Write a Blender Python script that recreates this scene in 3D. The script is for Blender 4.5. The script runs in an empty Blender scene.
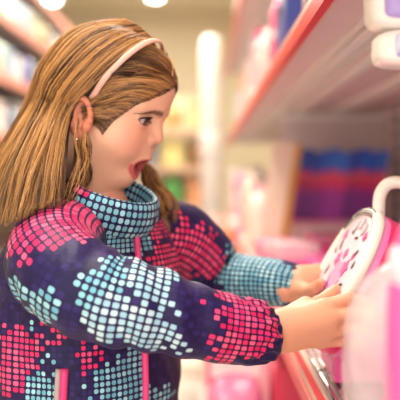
import bpy, bmesh, math, random
import numpy as np
from mathutils import Vector, Matrix

random.seed(7); rng = np.random.default_rng(7)
sc = bpy.context.scene
COL = sc.collection
H = 0.98            # eye height of the photographer
F = 50/24*400       # focal length in pixels
VX, VY = 205.0, 176.0

def P(px, py, Y):
    return np.array([(px-VX)/F*Y, Y, H+(VY-py)/F*Y])

def lin(c):
    return tuple((v/12.92 if v <= .04045 else ((v+.055)/1.055)**2.4) for v in (x/255 for x in c))

# ------------------------------------------------------------------ materials
MATS = {}
def nodes(m):
    m.use_nodes = True
    return m.node_tree.nodes, m.node_tree.links, m.node_tree.nodes['Principled BSDF']

def mat(name, rgb, rough=.5, metal=0, spec=.5, var=.06, scale=30, bump=0, emit=None, es=1, trans=0, alpha=1, coat=0, sss=0):
    if name in MATS: return MATS[name]
    m = bpy.data.materials.new(name); N, L, b = nodes(m)
    c = lin(rgb)
    tc = N.new('ShaderNodeTexCoord')
    nz = N.new('ShaderNodeTexNoise'); nz.inputs['Scale'].default_value = scale; nz.inputs['Detail'].default_value = 3
    L.new(tc.outputs['Object'], nz.inputs['Vector'])
    mx = N.new('ShaderNodeMix'); mx.data_type = 'RGBA'
    L.new(nz.outputs['Fac'], mx.inputs['Factor'])
    mx.inputs['A'].default_value = tuple(max(0, v*(1-var)) for v in c)+(1,)
    mx.inputs['B'].default_value = tuple(min(1, v*(1+var)) for v in c)+(1,)
    L.new(mx.outputs['Result'], b.inputs['Base Color'])
    b.inputs['Roughness'].default_value = rough; b.inputs['Metallic'].default_value = metal
    b.inputs['Specular IOR Level'].default_value = spec
    b.inputs['Coat Weight'].default_value = coat
    b.inputs['Transmission Weight'].default_value = trans
    b.inputs['Alpha'].default_value = alpha
    if sss:
        b.inputs['Subsurface Weight'].default_value = sss
        b.inputs['Subsurface Radius'].default_value = (.006, .003, .002); b.inputs['Subsurface Scale'].default_value = 1
    if emit:
        b.inputs['Emission Color'].default_value = lin(emit)+(1,); b.inputs['Emission Strength'].default_value = es
    if bump:
        bp = N.new('ShaderNodeBump'); bp.inputs['Strength'].default_value = bump; bp.inputs['Distance'].default_value = .002
        L.new(nz.outputs['Fac'], bp.inputs['Height']); L.new(bp.outputs['Normal'], b.inputs['Normal'])
    MATS[name] = m
    return m

def cmat(rgb, rough=.45, **k):
    return mat('col_%d_%d_%d_%d' % (*rgb, int(rough*100)), rgb, rough, **k)

def attr_mat(name, attr, rough, spec=.5, sss=0, bump=0, bscale=300, aniso=0):
    m = bpy.data.materials.new(name); N, L, b = nodes(m)
    a = N.new('ShaderNodeAttribute'); a.attribute_name = attr
    L.new(a.outputs['Color'], b.inputs['Base Color'])
    b.inputs['Roughness'].default_value = rough; b.inputs['Specular IOR Level'].default_value = spec
    if sss:
        b.inputs['Subsurface Weight'].default_value = sss
        b.inputs['Subsurface Radius'].default_value = (.007, .003, .0016); b.inputs['Subsurface Scale'].default_value = 1
    if bump:
        tc = N.new('ShaderNodeTexCoord'); nz = N.new('ShaderNodeTexNoise'); nz.inputs['Scale'].default_value = bscale
        L.new(tc.outputs['Object'], nz.inputs['Vector'])
        bp = N.new('ShaderNodeBump'); bp.inputs['Strength'].default_value = bump; bp.inputs['Distance'].default_value = .0006
        L.new(nz.outputs['Fac'], bp.inputs['Height']); L.new(bp.outputs['Normal'], b.inputs['Normal'])
    MATS[name] = m
    return m

def fabric_mat(name):
    """navy cloth printed with a grid of little rounded squares; colour of each printed square sits on its faces"""
    m = bpy.data.materials.new(name); N, L, b = nodes(m)
    def math_(op, x, y=None, clamp=False):
        n = N.new('ShaderNodeMath'); n.operation = op; n.use_clamp = clamp
        for i, v in enumerate((x, y)):
            if v is None: continue
            if isinstance(v, (int, float)): n.inputs[i].default_value = v
            else: L.new(v, n.inputs[i])
        return n.outputs[0]
    uv = N.new('ShaderNodeUVMap'); uv.uv_map = 'UVMap'
    sp = N.new('ShaderNodeSeparateXYZ'); L.new(uv.outputs['UV'], sp.inputs[0])
    at = N.new('ShaderNodeAttribute'); at.attribute_name = 'cell'
    ex = []
    for ax in ('X', 'Y'):
        fr = math_('FRACT', sp.outputs[ax])
        ab = math_('ABSOLUTE', math_('SUBTRACT', fr, .5))
        ex.append(math_('POWER', math_('MULTIPLY', ab, 2.0), math_('MULTIPLY', at.outputs['Alpha'], 10)))
    s = math_('ADD', ex[0], ex[1])
    d = math_('POWER', s, math_('DIVIDE', 1.0, math_('MULTIPLY', at.outputs['Alpha'], 10)))
    mask = math_('MULTIPLY', math_('SUBTRACT', .80, d), 9.0, clamp=True)
    tc = N.new('ShaderNodeTexCoord')
    nz = N.new('ShaderNodeTexNoise'); nz.inputs['Scale'].default_value = 45; nz.inputs['Detail'].default_value = 4
    L.new(tc.outputs['Object'], nz.inputs['Vector'])
    base = N.new('ShaderNodeMix'); base.data_type = 'RGBA'
    L.new(nz.outputs['Fac'], base.inputs['Factor'])
    base.inputs['A'].default_value = lin((17, 9, 50))+(1,); base.inputs['B'].default_value = lin((33, 21, 82))+(1,)
    mx = N.new('ShaderNodeMix'); mx.data_type = 'RGBA'
    L.new(mask, mx.inputs['Factor']); L.new(base.outputs['Result'], mx.inputs['A']); L.new(at.outputs['Color'], mx.inputs['B'])
    L.new(mx.outputs['Result'], b.inputs['Base Color'])
    b.inputs['Roughness'].default_value = .5; b.inputs['Specular IOR Level'].default_value = .28
    b.inputs['Sheen Weight'].default_value = .04
    nz2 = N.new('ShaderNodeTexNoise'); nz2.inputs['Scale'].default_value = 60; nz2.inputs['Detail'].default_value = 5
    L.new(tc.outputs['Object'], nz2.inputs['Vector'])
    bp = N.new('ShaderNodeBump'); bp.inputs['Strength'].default_value = .5; bp.inputs['Distance'].default_value = .004
    L.new(nz2.outputs['Fac'], bp.inputs['Height']); L.new(bp.outputs['Normal'], b.inputs['Normal'])
    MATS[name] = m
    return m

# ------------------------------------------------------------------ object helpers
def link(o, parent=None):
    COL.objects.link(o)
    if parent is not None: o.parent = parent
    return o

def empty(name, loc, label, cat, group=None, rotz=0):
    o = bpy.data.objects.new(name, None); link(o)
    o.empty_display_size = .02
    o.location = tuple(loc); o.rotation_euler = (0, 0, rotz)
    o['label'] = label; o['category'] = cat
    if group: o['group'] = group
    return o

def tag(o, label, cat, group=None):
    o['label'] = label; o['category'] = cat
    if group: o['group'] = group
    return o

def mesh_obj(name, V, Fc, m, parent=None, smooth=True, loc=None, rot=None):
    me = bpy.data.meshes.new(name)
    V = np.asarray(V, float)
    me.from_pydata([tuple(v) for v in V], [], [tuple(int(i) for i in f) for f in Fc])
    me.materials.append(m)
    if smooth: me.polygons.foreach_set('use_smooth', [True]*len(me.polygons))
    me.update()
    o = bpy.data.objects.new(name, me); link(o, parent)
    if loc is not None: o.location = tuple(loc)
    if rot is not None: o.rotation_euler = rot
    return o

def bm_obj(name, bm, m, parent=None, smooth=False, loc=None, rot=None):
    me = bpy.data.meshes.new(name); bm.normal_update(); bm.to_mesh(me); bm.free()
    me.materials.append(m)
    if smooth: me.polygons.foreach_set('use_smooth', [True]*len(me.polygons))
    o = bpy.data.objects.new(name, me); link(o, parent)
    if loc is not None: o.location = tuple(loc)
    if rot is not None: o.rotation_euler = rot
    return o

def add_box(bm, x0, x1, y0, y1, z0, z1, bev=0, seg=2):
    r = bmesh.ops.create_cube(bm, size=1)
    vs = r['verts']
    for v in vs:
        v.co = Vector((x0+(v.co.x+.5)*(x1-x0), y0+(v.co.y+.5)*(y1-y0), z0+(v.co.z+.5)*(z1-z0)))
    if bev:
        es = list({e for v in vs for e in v.link_edges})
        bmesh.ops.bevel(bm, geom=es, offset=bev, segments=seg, affect='EDGES', profile=.6)

def box(name, dims, m, parent=None, bev=0, smooth=False, loc=None, rot=None, seg=2):
    bm = bmesh.new(); add_box(bm, *dims, bev, seg)
    return bm_obj(name, bm, m, parent, smooth, loc, rot)

def lathe(name, prof, m, parent=None, n=28, loc=None, rot=None, sx=1, sy=1):
    V = []; Fc = []
    for r, z in prof:
        for k in range(n):
            a = 2*math.pi*k/n; V.append((r*math.cos(a)*sx, r*math.sin(a)*sy, z))
    for i in range(len(prof)-1):
        for k in range(n):
            a, b = i*n+k, i*n+(k+1) % n
            Fc.append((a, b, b+n, a+n))
    Fc.append(tuple(range(n))[::-1]); Fc.append(tuple((len(prof)-1)*n+k for k in range(n)))
    return mesh_obj(name, V, Fc, m, parent, True, loc, rot)

def superell(c, r, e1=.5, e2=.5, nu=40, nv=24):
    V = []; Fc = []
    sg = lambda v, e: math.copysign(abs(v)**e, v)
    for i in range(nv+1):
        la = -math.pi/2+math.pi*i/nv
        for k in range(nu):
            lo = 2*math.pi*k/nu
            V.append((c[0]+r[0]*sg(math.cos(la), e1)*sg(math.cos(lo), e2),
                      c[1]+r[1]*sg(math.cos(la), e1)*sg(math.sin(lo), e2),
                      c[2]+r[2]*sg(math.sin(la), e1)))
    for i in range(nv):
        for k in range(nu):
            Fc.append((i*nu+k, i*nu+(k+1) % nu, (i+1)*nu+(k+1) % nu, (i+1)*nu+k))
    return V, Fc

def catmull(pts, n):
    """resample control rows (k columns) to n rows by arc length in the first three"""
    pts = np.asarray(pts, float)
    p = np.vstack([2*pts[0]-pts[1], pts, 2*pts[-1]-pts[-2]])
    out = []
    for i in range(1, len(p)-2):
        for t in np.linspace(0, 1, 24, endpoint=False):
            a, b, c, d = p[i-1], p[i], p[i+1], p[i+2]
            out.append(.5*((2*b)+(-a+c)*t+(2*a-5*b+4*c-d)*t*t+(-a+3*b-3*c+d)*t**3))
    out.append(pts[-1]); out = np.array(out)
    s = np.concatenate([[0], np.cumsum(np.linalg.norm(np.diff(out[:, :3], axis=0), axis=1))])
    q = np.linspace(0, s[-1], n)
    return np.stack([np.interp(q, s, out[:, k]) for k in range(out.shape[1])], 1), s[-1]

def tube_arrays(pts, rad, n=8, flat=1.0, flat_dir=None):
    pts = np.asarray(pts, float); k = len(pts)
    rad = np.broadcast_to(np.asarray(rad, float), (k,))
    T = np.gradient(pts, axis=0); T /= np.linalg.norm(T, axis=1)[:, None]+1e-12
    ref = np.array([0, 0, 1.]) if abs(T[0][2]) < .9 else np.array([1., 0, 0])
    V = []; 
    nrm = np.cross(T[0], ref); nrm /= np.linalg.norm(nrm)
    for i in range(k):
        nrm = nrm-T[i]*nrm.dot(T[i]); nrm /= np.linalg.norm(nrm)
        N_ = nrm
        if flat_dir is not None:
            N_ = flat_dir[i]-T[i]*np.dot(flat_dir[i], T[i]); N_ = N_/np.linalg.norm(N_)
        B = np.cross(T[i], N_)
        for j in range(n):
            a = 2*math.pi*j/n
            V.append(pts[i]+rad[i]*(math.cos(a)*N_*flat+math.sin(a)*B))
    Fc = [(i*n+j, i*n+(j+1) % n, (i+1)*n+(j+1) % n, (i+1)*n+j) for i in range(k-1) for j in range(n)]
    Fc += [tuple(range(n))[::-1], tuple((k-1)*n+j for j in range(n))]
    return V, Fc

def tube(name, pts, rad, m, parent=None, n=8, off=None, **k):
    V, Fc = tube_arrays(pts, rad, n, **k)
    V = np.array(V)
    if off is not None: V = V-off
    return mesh_obj(name, V, Fc, m, parent)

def set_colors(o, cols, name='col', domain='POINT'):
    a = o.data.color_attributes.new(name, 'FLOAT_COLOR', domain) if domain == 'POINT' else o.data.attributes.new(name, 'FLOAT_COLOR', 'FACE')
    c = np.ones((len(cols), 4)); c[:, :np.shape(cols)[1]] = cols
    a.data.foreach_set('color', c.ravel().astype(np.float32))

# ------------------------------------------------------------------ signed distance tools
def ell(p, c, r):
    q = (p-np.asarray(c))/np.asarray(r); k0 = np.linalg.norm(q, axis=-1); k1 = np.linalg.norm(q/np.asarray(r), axis=-1)
    return k0*(k0-1)/np.maximum(k1, 1e-9)
def sph(p, c, r): return np.linalg.norm(p-np.asarray(c), axis=-1)-r
def cone(p, a, b, ra, rb):
    a = np.asarray(a, float); b = np.asarray(b, float); d = b-a
    t = np.clip(((p-a)@d)/max(d.dot(d), 1e-12), 0, 1)
    return np.linalg.norm(p-a-t[..., None]*d, axis=-1)-(ra+(rb-ra)*t)
def smin(a, b, k):
    h = np.clip(.5+.5*(b-a)/k, 0, 1); return b+(a-b)*h-k*h*(1-h)
def smax(a, b, k): return -smin(-a, -b, k)

def surface_nets(f, lo, hi, h):
    lo = np.asarray(lo, float); hi = np.asarray(hi, float)
    n = np.ceil((hi-lo)/h).astype(int)+1
    ax = [lo[i]+h*np.arange(n[i]) for i in range(3)]
    g = np.stack(np.meshgrid(*ax, indexing='ij'), -1)
    d = f(g.reshape(-1, 3)).reshape(n); s = d < 0
    cnt = np.zeros(n-1); pos = np.zeros(tuple(n-1)+(3,))
    base = np.stack(np.meshgrid(*[np.arange(k-1) for k in n], indexing='ij'), -1).astype(float)
    corners = [(i, j, k) for i in (0, 1) for j in (0, 1) for k in (0, 1)]
    def sl(c): return tuple(slice(c[i], c[i]+n[i]-1) for i in range(3))
    for a in corners:
        for axis in range(3):
            if a[axis]: continue
            b = list(a); b[axis] = 1; b = tuple(b)
            da, db = d[sl(a)], d[sl(b)]
            cr = (da < 0) != (db < 0)
            t = np.where(cr, da/np.where(cr, da-db, 1), 0)
            pt = np.array(a, float)[None, None, None, :]+np.zeros(tuple(n-1)+(3,)); pt[..., axis] += t
            cnt += cr; pos += pt*cr[..., None]
    m = cnt > 0
    idx = -np.ones(n-1, int); idx[m] = np.arange(m.sum())
    V = lo+h*(base[m]+pos[m]/cnt[m][:, None])
    Q = []
    for axis in range(3):
        u, v = (axis+1) % 3, (axis+2) % 3
        A = [slice(None)]*3; B = [slice(None)]*3; A[axis] = slice(0, -1); B[axis] = slice(1, None)
        sa, sb = s[tuple(A)], s[tuple(B)]
        I = np.argwhere(sa != sb)
        ok = (I[:, u] > 0) & (I[:, v] > 0) & (I[:, u] < n[u]-1) & (I[:, v] < n[v]-1)
        I = I[ok]; flip = sa[tuple(I.T)]
        def g2(du, dv):
            J = I.copy(); J[:, u] += du; J[:, v] += dv; return idx[tuple(J.T)]
        q = np.stack([g2(-1, -1), g2(0, -1), g2(0, 0), g2(-1, 0)], 1)
        q[~flip] = q[~flip][:, ::-1]
        Q.append(q)
    return V, np.vstack(Q)

def wob(p, seed, freq, n=5):
    """smooth pseudo noise in -1..1"""
    r = np.random.default_rng(seed); out = 0
    for _ in range(n):
        d = r.normal(size=3)*freq; out = out+np.sin(p@d+r.uniform(0, 6.28))
    return out/n*1.4

# =================================================================== THE GIRL
ROOT = np.array([-.15, 1.13, 0.0])
person = empty('person', ROOT, 'girl with brown hair and open mouth in navy jacket with pink and blue squares', 'person')

# ---- head frame: f forward, r her right (camera side), u up
PITCH, YAW = math.radians(18), math.radians(13)
cp, sp_, ca, sa = math.cos(PITCH), math.sin(PITCH), math.cos(YAW), math.sin(YAW)
HC = P(106, 97, 1.12)
AF = np.array([cp*ca, -cp*sa, -sp_]); AR = np.array([-sa, -ca, 0]); AU = np.array([sp_*ca, -sp_*sa, cp])
def to_world(q): q = np.asarray(q, float); return HC+q[..., :1]*AF+q[..., 1:2]*AR+q[..., 2:3]*AU
def to_local(p): d = np.asarray(p, float)-HC; return np.stack([d@AF, d@AR, d@AU], -1)

EYE = (.0605, .0290, -.0145); ER = .0122
def both(p):  # mirrored copy, right side positive
    q = p.copy(); q[:, 1] = np.abs(q[:, 1]); return q
MC = np.array([.0765, 0, -.0745])           # middle of the open mouth
MV = np.array([.36, 0, .933]); MN = np.array([.933, 0, -.36])
def mouth_coords(p):
    d = p-MC; r = d[:, 1]; v = d@MV; n = d@MN+17*r*r
    return r, v, n
MA, MB_ = .0185, .0145
def head_sdf(p):
    q = both(p)
    d = ell(p, (-.002, 0, .014), (.084, .070, .077))
    d = smin(d, ell(p, (.042, 0, .030), (.044, .053, .042)), .02)
    d = smin(d, ell(p, (.028, 0, -.034), (.051, .055, .060)), .02)
    d = smin(d, sph(q, (.046, .0315, -.047), .0265), .022)
    d = smin(d, cone(q, (-.008, .044, -.060), (.046, .012, -.092), .020, .017), .022)
    d = smin(d, sph(p, (.0535, 0, -.094), .0165), .014)
    d = smin(d, sph(p, (.063, 0, -.052), .0205), .014)
    # brow, eye socket
    d = smin(d, cone(q, (.076, .012, .004), (.064, .040, .004), .008, .007), .012)
    d = smax(d, -sph(q, (.087, .030, -.013), .0125), .012)
    # nose
    d = smin(d, cone(p, (.0745, 0, .000), (.0855, 0, -.0305), .0062, .0080), .009)
    d = smin(d, sph(q, (.0790, .0095, -.0355), .0060), .006)
    d = smax(d, -sph(q, (.0815, .0055, -.0425), .0026), .002)
    # lids with an almond opening
    lid = sph(q, EYE, ER+.0014)
    d = smin(d, lid, .005)
    d = smin(d, cone(q, (.0715, .0225, -.0075), (.0655, .0425, -.0095), .0022, .0018), .003)
    d = smax(d, -ell(q, (EYE[0]+.0135, EYE[1]+.0010, EYE[2]+.0002), (.0110, .0118, .0050)), .0015)
    # lips round the opening, then the cavity
    r, v, n = mouth_coords(p)
    de = (np.sqrt((r/MA)**2+(v/MB_)**2)-1)*np.where(np.abs(r) > np.abs(v), MA, MB_)*.9
    rl = np.where(v < 0, .0046, .0034)*np.clip(1.15-np.abs(r)/.028, .35, 1)
    lip = np.sqrt(de**2+n**2)-rl
    d = smin(d, lip, .006)
    cav = np.sqrt((r/.0170)**2+(v/.0130)**2+(np.where(n > 0, n/.05, n/.046))**2)-1
    d = smax(d, -cav*.0118, .003)
    # neck
    d = smin(d, cone(p, (-.014, 0, -.045), (.018, 0, -.150), .046, .040), .018)
    return d

def star_head():
    O = np.array([.012, 0, -.022])
    th = np.concatenate([np.linspace(.012, 1.15, 190), np.linspace(1.15, math.pi-.02, 75)[1:]])
    nph = 420; ph = np.linspace(0, 2*math.pi, nph, endpoint=False)
    T, Ph = np.meshgrid(th, ph, indexing='ij')
    D = np.stack([np.cos(T), np.sin(T)*np.cos(Ph), np.sin(T)*np.sin(Ph)], -1).reshape(-1, 3)
    t = np.full(len(D), .165)
    for _ in range(46):
        t = t-np.clip(head_sdf(O+D*t[:, None]), -.003, .012)*.8
    V = O+D*t[:, None]
    Fc = []
    n0 = len(th)
    I, J = np.meshgrid(np.arange(n0-1), np.arange(nph), indexing='ij'); J2 = (J+1) % nph
    Fq = np.stack([I*nph+J, (I+1)*nph+J, (I+1)*nph+J2, I*nph+J2], -1).reshape(-1, 4).tolist()
    Fq.append(list(range(nph))); Fq.append(list(range((n0-1)*nph, n0*nph))[::-1])
    return V, Fq

def BZ(r): return -.0005-.20*(r-.028)-11*(r-.029)**2
def skin_color(p):
    q = both(p)
    base = np.tile(np.array(lin((235, 184, 153))), (len(p), 1))
    def blend(c, w):
        w = np.clip(w, 0, 1)[:, None]; return base*(1-w)+np.array(lin(c))*w
    g = lambda c, s: np.exp(-(np.linalg.norm(q-np.array(c), axis=1)/s)**2)
    base = blend((226, 138, 118), .55*g((.062, .042, -.040), .022))
    base = blend((222, 140, 120), .5*g((.088, .0, -.034), .011))
    base = blend((205, 128, 108), .6*g((.068, .030, -.020), .010))
    base = blend((238, 188, 160), .5*g((.078, .0, .035), .03))
    r, v, n = mouth_coords(p)
    e = np.sqrt((r/MA)**2+(v/MB_)**2)
    front = np.exp(-((n)/.010)**2)
    wl = np.where(v < 0, .36, .22)
    base = blend((206, 92, 92), 1.0*front*np.clip((1+wl-e)/.14, 0, 1))
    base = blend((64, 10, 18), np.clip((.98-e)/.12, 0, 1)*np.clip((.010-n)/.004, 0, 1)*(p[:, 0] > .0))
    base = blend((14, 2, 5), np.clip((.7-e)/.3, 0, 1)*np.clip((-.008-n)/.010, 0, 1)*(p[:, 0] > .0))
    nost = np.exp(-(np.linalg.norm(q-np.array((.0805, .0055, -.0415)), axis=1)/.0032)**2)
    base = blend((110, 50, 42), .9*nost)
    # lash line
    de = np.abs(np.sqrt(((q[:, 1]-EYE[1]-.001)/.0118)**2+((q[:, 2]-EYE[2])/.0050)**2)-1)
    base = blend((70, 40, 34), .85*np.exp(-(de/.13)**2)*(p[:, 0] > .06)*np.where(q[:, 2] > EYE[2]-.001, 1, .45))
    # faint brow under its hairs
    bz = BZ(q[:, 1])
    base = blend((140, 96, 74), .62*np.exp(-((q[:, 2]-bz)/.0034)**2)*np.clip((q[:, 1]-.010)/.004, 0, 1)*np.clip((.046-q[:, 1])/.006, 0, 1)*(p[:, 0] > .05))
    return base

skin = attr_mat('skin', 'col', .48, .4, sss=.35, bump=.12, bscale=500)
HV, HF = star_head()
Hcol = skin_color(HV)
# ear (camera side and mirrored)
EC = np.array([.000, .0650, -.033])
def ear_sdf(p):
    d = ell(p, EC, (.0155, .006, .0255))
    d = smax(d, -ell(p, EC+np.array([.003, .006, .004]), (.0090, .006, .015)), .003)
    a = np.linspace(-.6, 3.9, 14)
    pts = [EC+np.array([-.0155*math.cos(t-.2)*1.0, .0055+.002*math.sin(t), -.0005+.0235*math.sin(t)*1.0+.001]) for t in a]
    for i in range(len(pts)-1):
        d = smin(d, cone(p, pts[i], pts[i+1], .0034, .0034), .003)
    d = smin(d, sph(p, EC+np.array([.006, .003, -.023]), .0062), .006)
    d = smin(d, cone(p, EC+np.array([.012, .003, -.004]), EC+np.array([.012, .004, -.010]), .0042, .004), .004)
    return d
EV, EF = surface_nets(ear_sdf, EC-np.array([.026, .013, .040]), EC+np.array([.026, .016, .040]), .0011)
parts_V = [to_world(HV)]; parts_F = [np.array(f)[::1] for f in HF]; parts_C = [Hcol]
off = len(HV)
earc = np.tile(np.array(lin((206, 128, 100))), (len(EV), 1))
for s in (1, -1):
    v = EV*np.array([1, s, 1]); parts_V.append(to_world(v))
    parts_F += [f+off for f in (EF[:, ::-1] if s == 1 else EF)]
    parts_C.append(earc); off += len(v)

# ---- hands
def hand(bones, lo, hi, h=.0011):
    """bones: list of (a, b, ra, rb, group); groups 0 palm blend, others are fingers kept apart"""
    def f(p):
        d = None
        for a, b, ra, rb in bones['palm']:
            e = cone(p, a, b, ra, rb); d = e if d is None else smin(d, e, .012)
        for ch in bones['fingers']:
            e = None
            for a, b, ra, rb in ch:
                x = cone(p, a, b, ra, rb); e = x if e is None else smin(e, x, .002)
            d = smin(d, e, .0045)
        return d
    V, Fq = surface_nets(f, lo, hi, h)
    return V, Fq
def chain(pts, r): return [(pts[i], pts[i+1], r[i], r[i+1]) for i in range(len(pts)-1)]
def bbox(b, pad=.012):
    A = np.array([x for a in b['palm'] for x in a[:2]]+[x for c in b['fingers'] for a in c for x in a[:2]]); R = .03
    return A.min(0)-R, A.max(0)+R
near = {'palm': [
    (P(258, 331, .965), P(284, 329, .985), .0200, .0200),
    (P(258, 334, .972), P(286, 333, .99), .0175, .0175),
    (P(284, 328, .99), P(324, 308, 1.005), .019, .0115),
    (P(284, 331, .985), P(330, 319, .997), .019, .0115),
    (P(284, 332, .985), P(328, 331, .997), .019, .0110),
    (P(284, 334, .988), P(321, 339, 1.002), .016, .0100),
    (P(286, 322, 1.01), P(306, 307, 1.02), .017, .013)],
    'fingers': [
    chain([P(324, 307, 1.005), P(348, 299, 1.008), P(362, 302, 1.012), P(372, 306, 1.016)], [.0095, .0078, .0068, .0058]),
    chain([P(330, 319, .997), P(356, 313, 1.003), P(371, 316, 1.010), P(381, 320, 1.016)], [.0095, .0080, .0070, .0060]),
    chain([P(328, 331, .997), P(353, 328, 1.003), P(367, 331, 1.010), P(376, 334, 1.016)], [.0092, .0076, .0066, .0058]),
    chain([P(321, 341, 1.002), P(341, 341, 1.008), P(353, 344, 1.014), P(361, 346, 1.018)], [.0085, .0068, .0060, .0052]),
    chain([P(303, 312, 1.02), P(318, 303, 1.040), P(329, 295, 1.052), P(336, 289, 1.056)], [.0120, .0086, .0074, .0062])]}
far = {'palm': [
    (P(285, 289, 1.20), P(300, 286, 1.20), .020, .019),
    (P(285, 281, 1.21), P(300, 279, 1.21), .018, .018),
    (P(300, 279, 1.20), P(316, 271, 1.215), .017, .0105),
    (P(300, 282, 1.20), P(318, 277, 1.21), .017, .0105),
    (P(300, 286, 1.20), P(318, 284, 1.21), .017, .010),
    (P(300, 290, 1.195), P(316, 291, 1.205), .016, .009)],
    'fingers': [
    chain([P(316, 271, 1.215), P(329, 266, 1.228), P(340, 268, 1.232)], [.0088, .0070, .0058]),
    chain([P(318, 277, 1.21), P(332, 274, 1.228), P(344, 277, 1.232)], [.0088, .0072, .0060]),
    chain([P(318, 284, 1.21), P(331, 283, 1.228), P(342, 286, 1.232)], [.0085, .0070, .0058]),
    chain([P(316, 291, 1.205), P(327, 293, 1.225), P(336, 296, 1.230)], [.0078, .0062, .0052]),
    chain([P(298, 289, 1.185), P(308, 291, 1.160), P(315, 288, 1.140), P(321, 283, 1.130)], [.0130, .0092, .0080, .0066])]}
for b in (near, far):
    lo, hi = bbox(b); v, q = hand(b, lo, hi)
    c = np.tile(np.array(lin((226, 164, 134))), (len(v), 1))
    # knuckles and finger tips a little redder
    for ch in b['fingers']:
        for pt, s, w in ((ch[0][0], .009, .3), (ch[1][0], .007, .3), (ch[-1][1], .008, .55)):
            g = np.exp(-(np.linalg.norm(v-pt, axis=1)/s)**2)[:, None]*w
            c = c*(1-g)+np.array(lin((216, 128, 108)))*g
    parts_V.append(v); parts_F += [f+off for f in q]; parts_C.append(c); off += len(v)
# trunk and limbs inside the clothes, joined to the neck and hands
def body_sdf(p):
    g = lambda x, y, z: np.array([x, y, z])
    nb = P(100, 205, 1.125)
    d = ell(p, (-.15, 1.13, .72), (.085, .09, .24))
    d = smin(d, cone(p, nb, np.array([-.15, 1.13, .85]), .035, .06), .03)
    sh = P(60, 245, 1.05); el = P(58, 278, .93); wr = P(270, 336, .975)
    d = smin(d, cone(p, sh, el, .032, .028), .02); d = smin(d, cone(p, el, wr, .028, .018), .01)
    d = smin(d, cone(p, np.array([-.15, 1.13, .86]), sh, .05, .034), .02)
    sh = P(172, 238, 1.22); el = P(222, 283, 1.27); wr = P(292, 286, 1.205)
    d = smin(d, cone(p, sh, el, .030, .026), .02); d = smin(d, cone(p, el, wr, .026, .018), .01)
    d = smin(d, cone(p, np.array([-.15, 1.13, .86]), sh, .05, .034), .02)
    for s in (-1, 1):
        hx, hy = -.15+s*.56*.06, 1.13+s*.83*.06
        d = smin(d, cone(p, g(hx, hy, .52), g(hx, hy, .30), .068, .046), .02)
        d = smin(d, cone(p, g(hx, hy, .30), g(hx, hy, .06), .046, .030), .02)
        d = smin(d, cone(p, g(hx, hy, .045), g(hx+.08, hy-.05, .035), .030, .022), .02)
    return d
v, q = surface_nets(body_sdf, (-.36, .84, -.02), (.14, 1.40, .98), .009)
parts_V.append(v); parts_F += [f+off for f in q]; parts_C.append(np.tile(np.array(lin((226, 166, 138))), (len(v), 1))); off += len(v)
body = mesh_obj('body', np.vstack(parts_V)-ROOT, parts_F, skin, person)
set_colors(body, np.vstack(parts_C))

def w2p(V): return np.asarray(V, float)-ROOT   # world -> person space

# ---- eyes
def eyeball(s):
    c = np.array([EYE[0], s*EYE[1], EYE[2]])
    gaze = np.array([.985, -.10*1.0, -.20]); gaze /= np.linalg.norm(gaze)   # towards the case
    V = []; Fc = []; C = []
    n, k = 40, 36
    e1 = np.cross(gaze, (0, 0, 1.)); e1 /= np.linalg.norm(e1); e2 = np.cross(gaze, e1)
    for i in range(n+1):
        t = math.pi*(i/n)**1.5
        for j in range(k):
            a = 2*math.pi*j/k
            bulge = 1+.05*math.exp(-(t/.45)**2)
            V.append(c+ER*bulge*(math.cos(t)*gaze+math.sin(t)*(math.cos(a)*e1+math.sin(a)*e2)))
            C.append(lin((12, 8, 8)) if t < .21 else lin((66+14*math.sin(a*9), 40, 26)) if t < .50 else lin((40, 28, 24)) if t < .56 else lin((198, 186, 184)))
    for i in range(n):
        for j in range(k):
            Fc.append((i*k+j, i*k+(j+1) % k, (i+1)*k+(j+1) % k, (i+1)*k+j))
    o = mesh_obj('eyeball', w2p(to_world(np.array(V))), Fc, eye_m, body); set_colors(o, C)
    return o
eye_m = attr_mat('eye', 'col', .06, .7)
for s in (1, -1): eyeball(s)

# tongue and upper teeth
V, Fc = superell((0, 0, 0), (.018, .0115, .0042), 1, 1, 24, 14)
V = np.array(V); tw = to_world(np.array([.052, 0, -.0885])+V[:, :1]*np.array([.94, 0, .10])+V[:, 1:2]*np.array([0, 1, 0])+V[:, 2:3]*np.array([-.1, 0, .94]))
mesh_obj('tongue', w2p(tw), Fc, mat('tongue', (186, 72, 84), .35, sss=.2), body)

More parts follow.
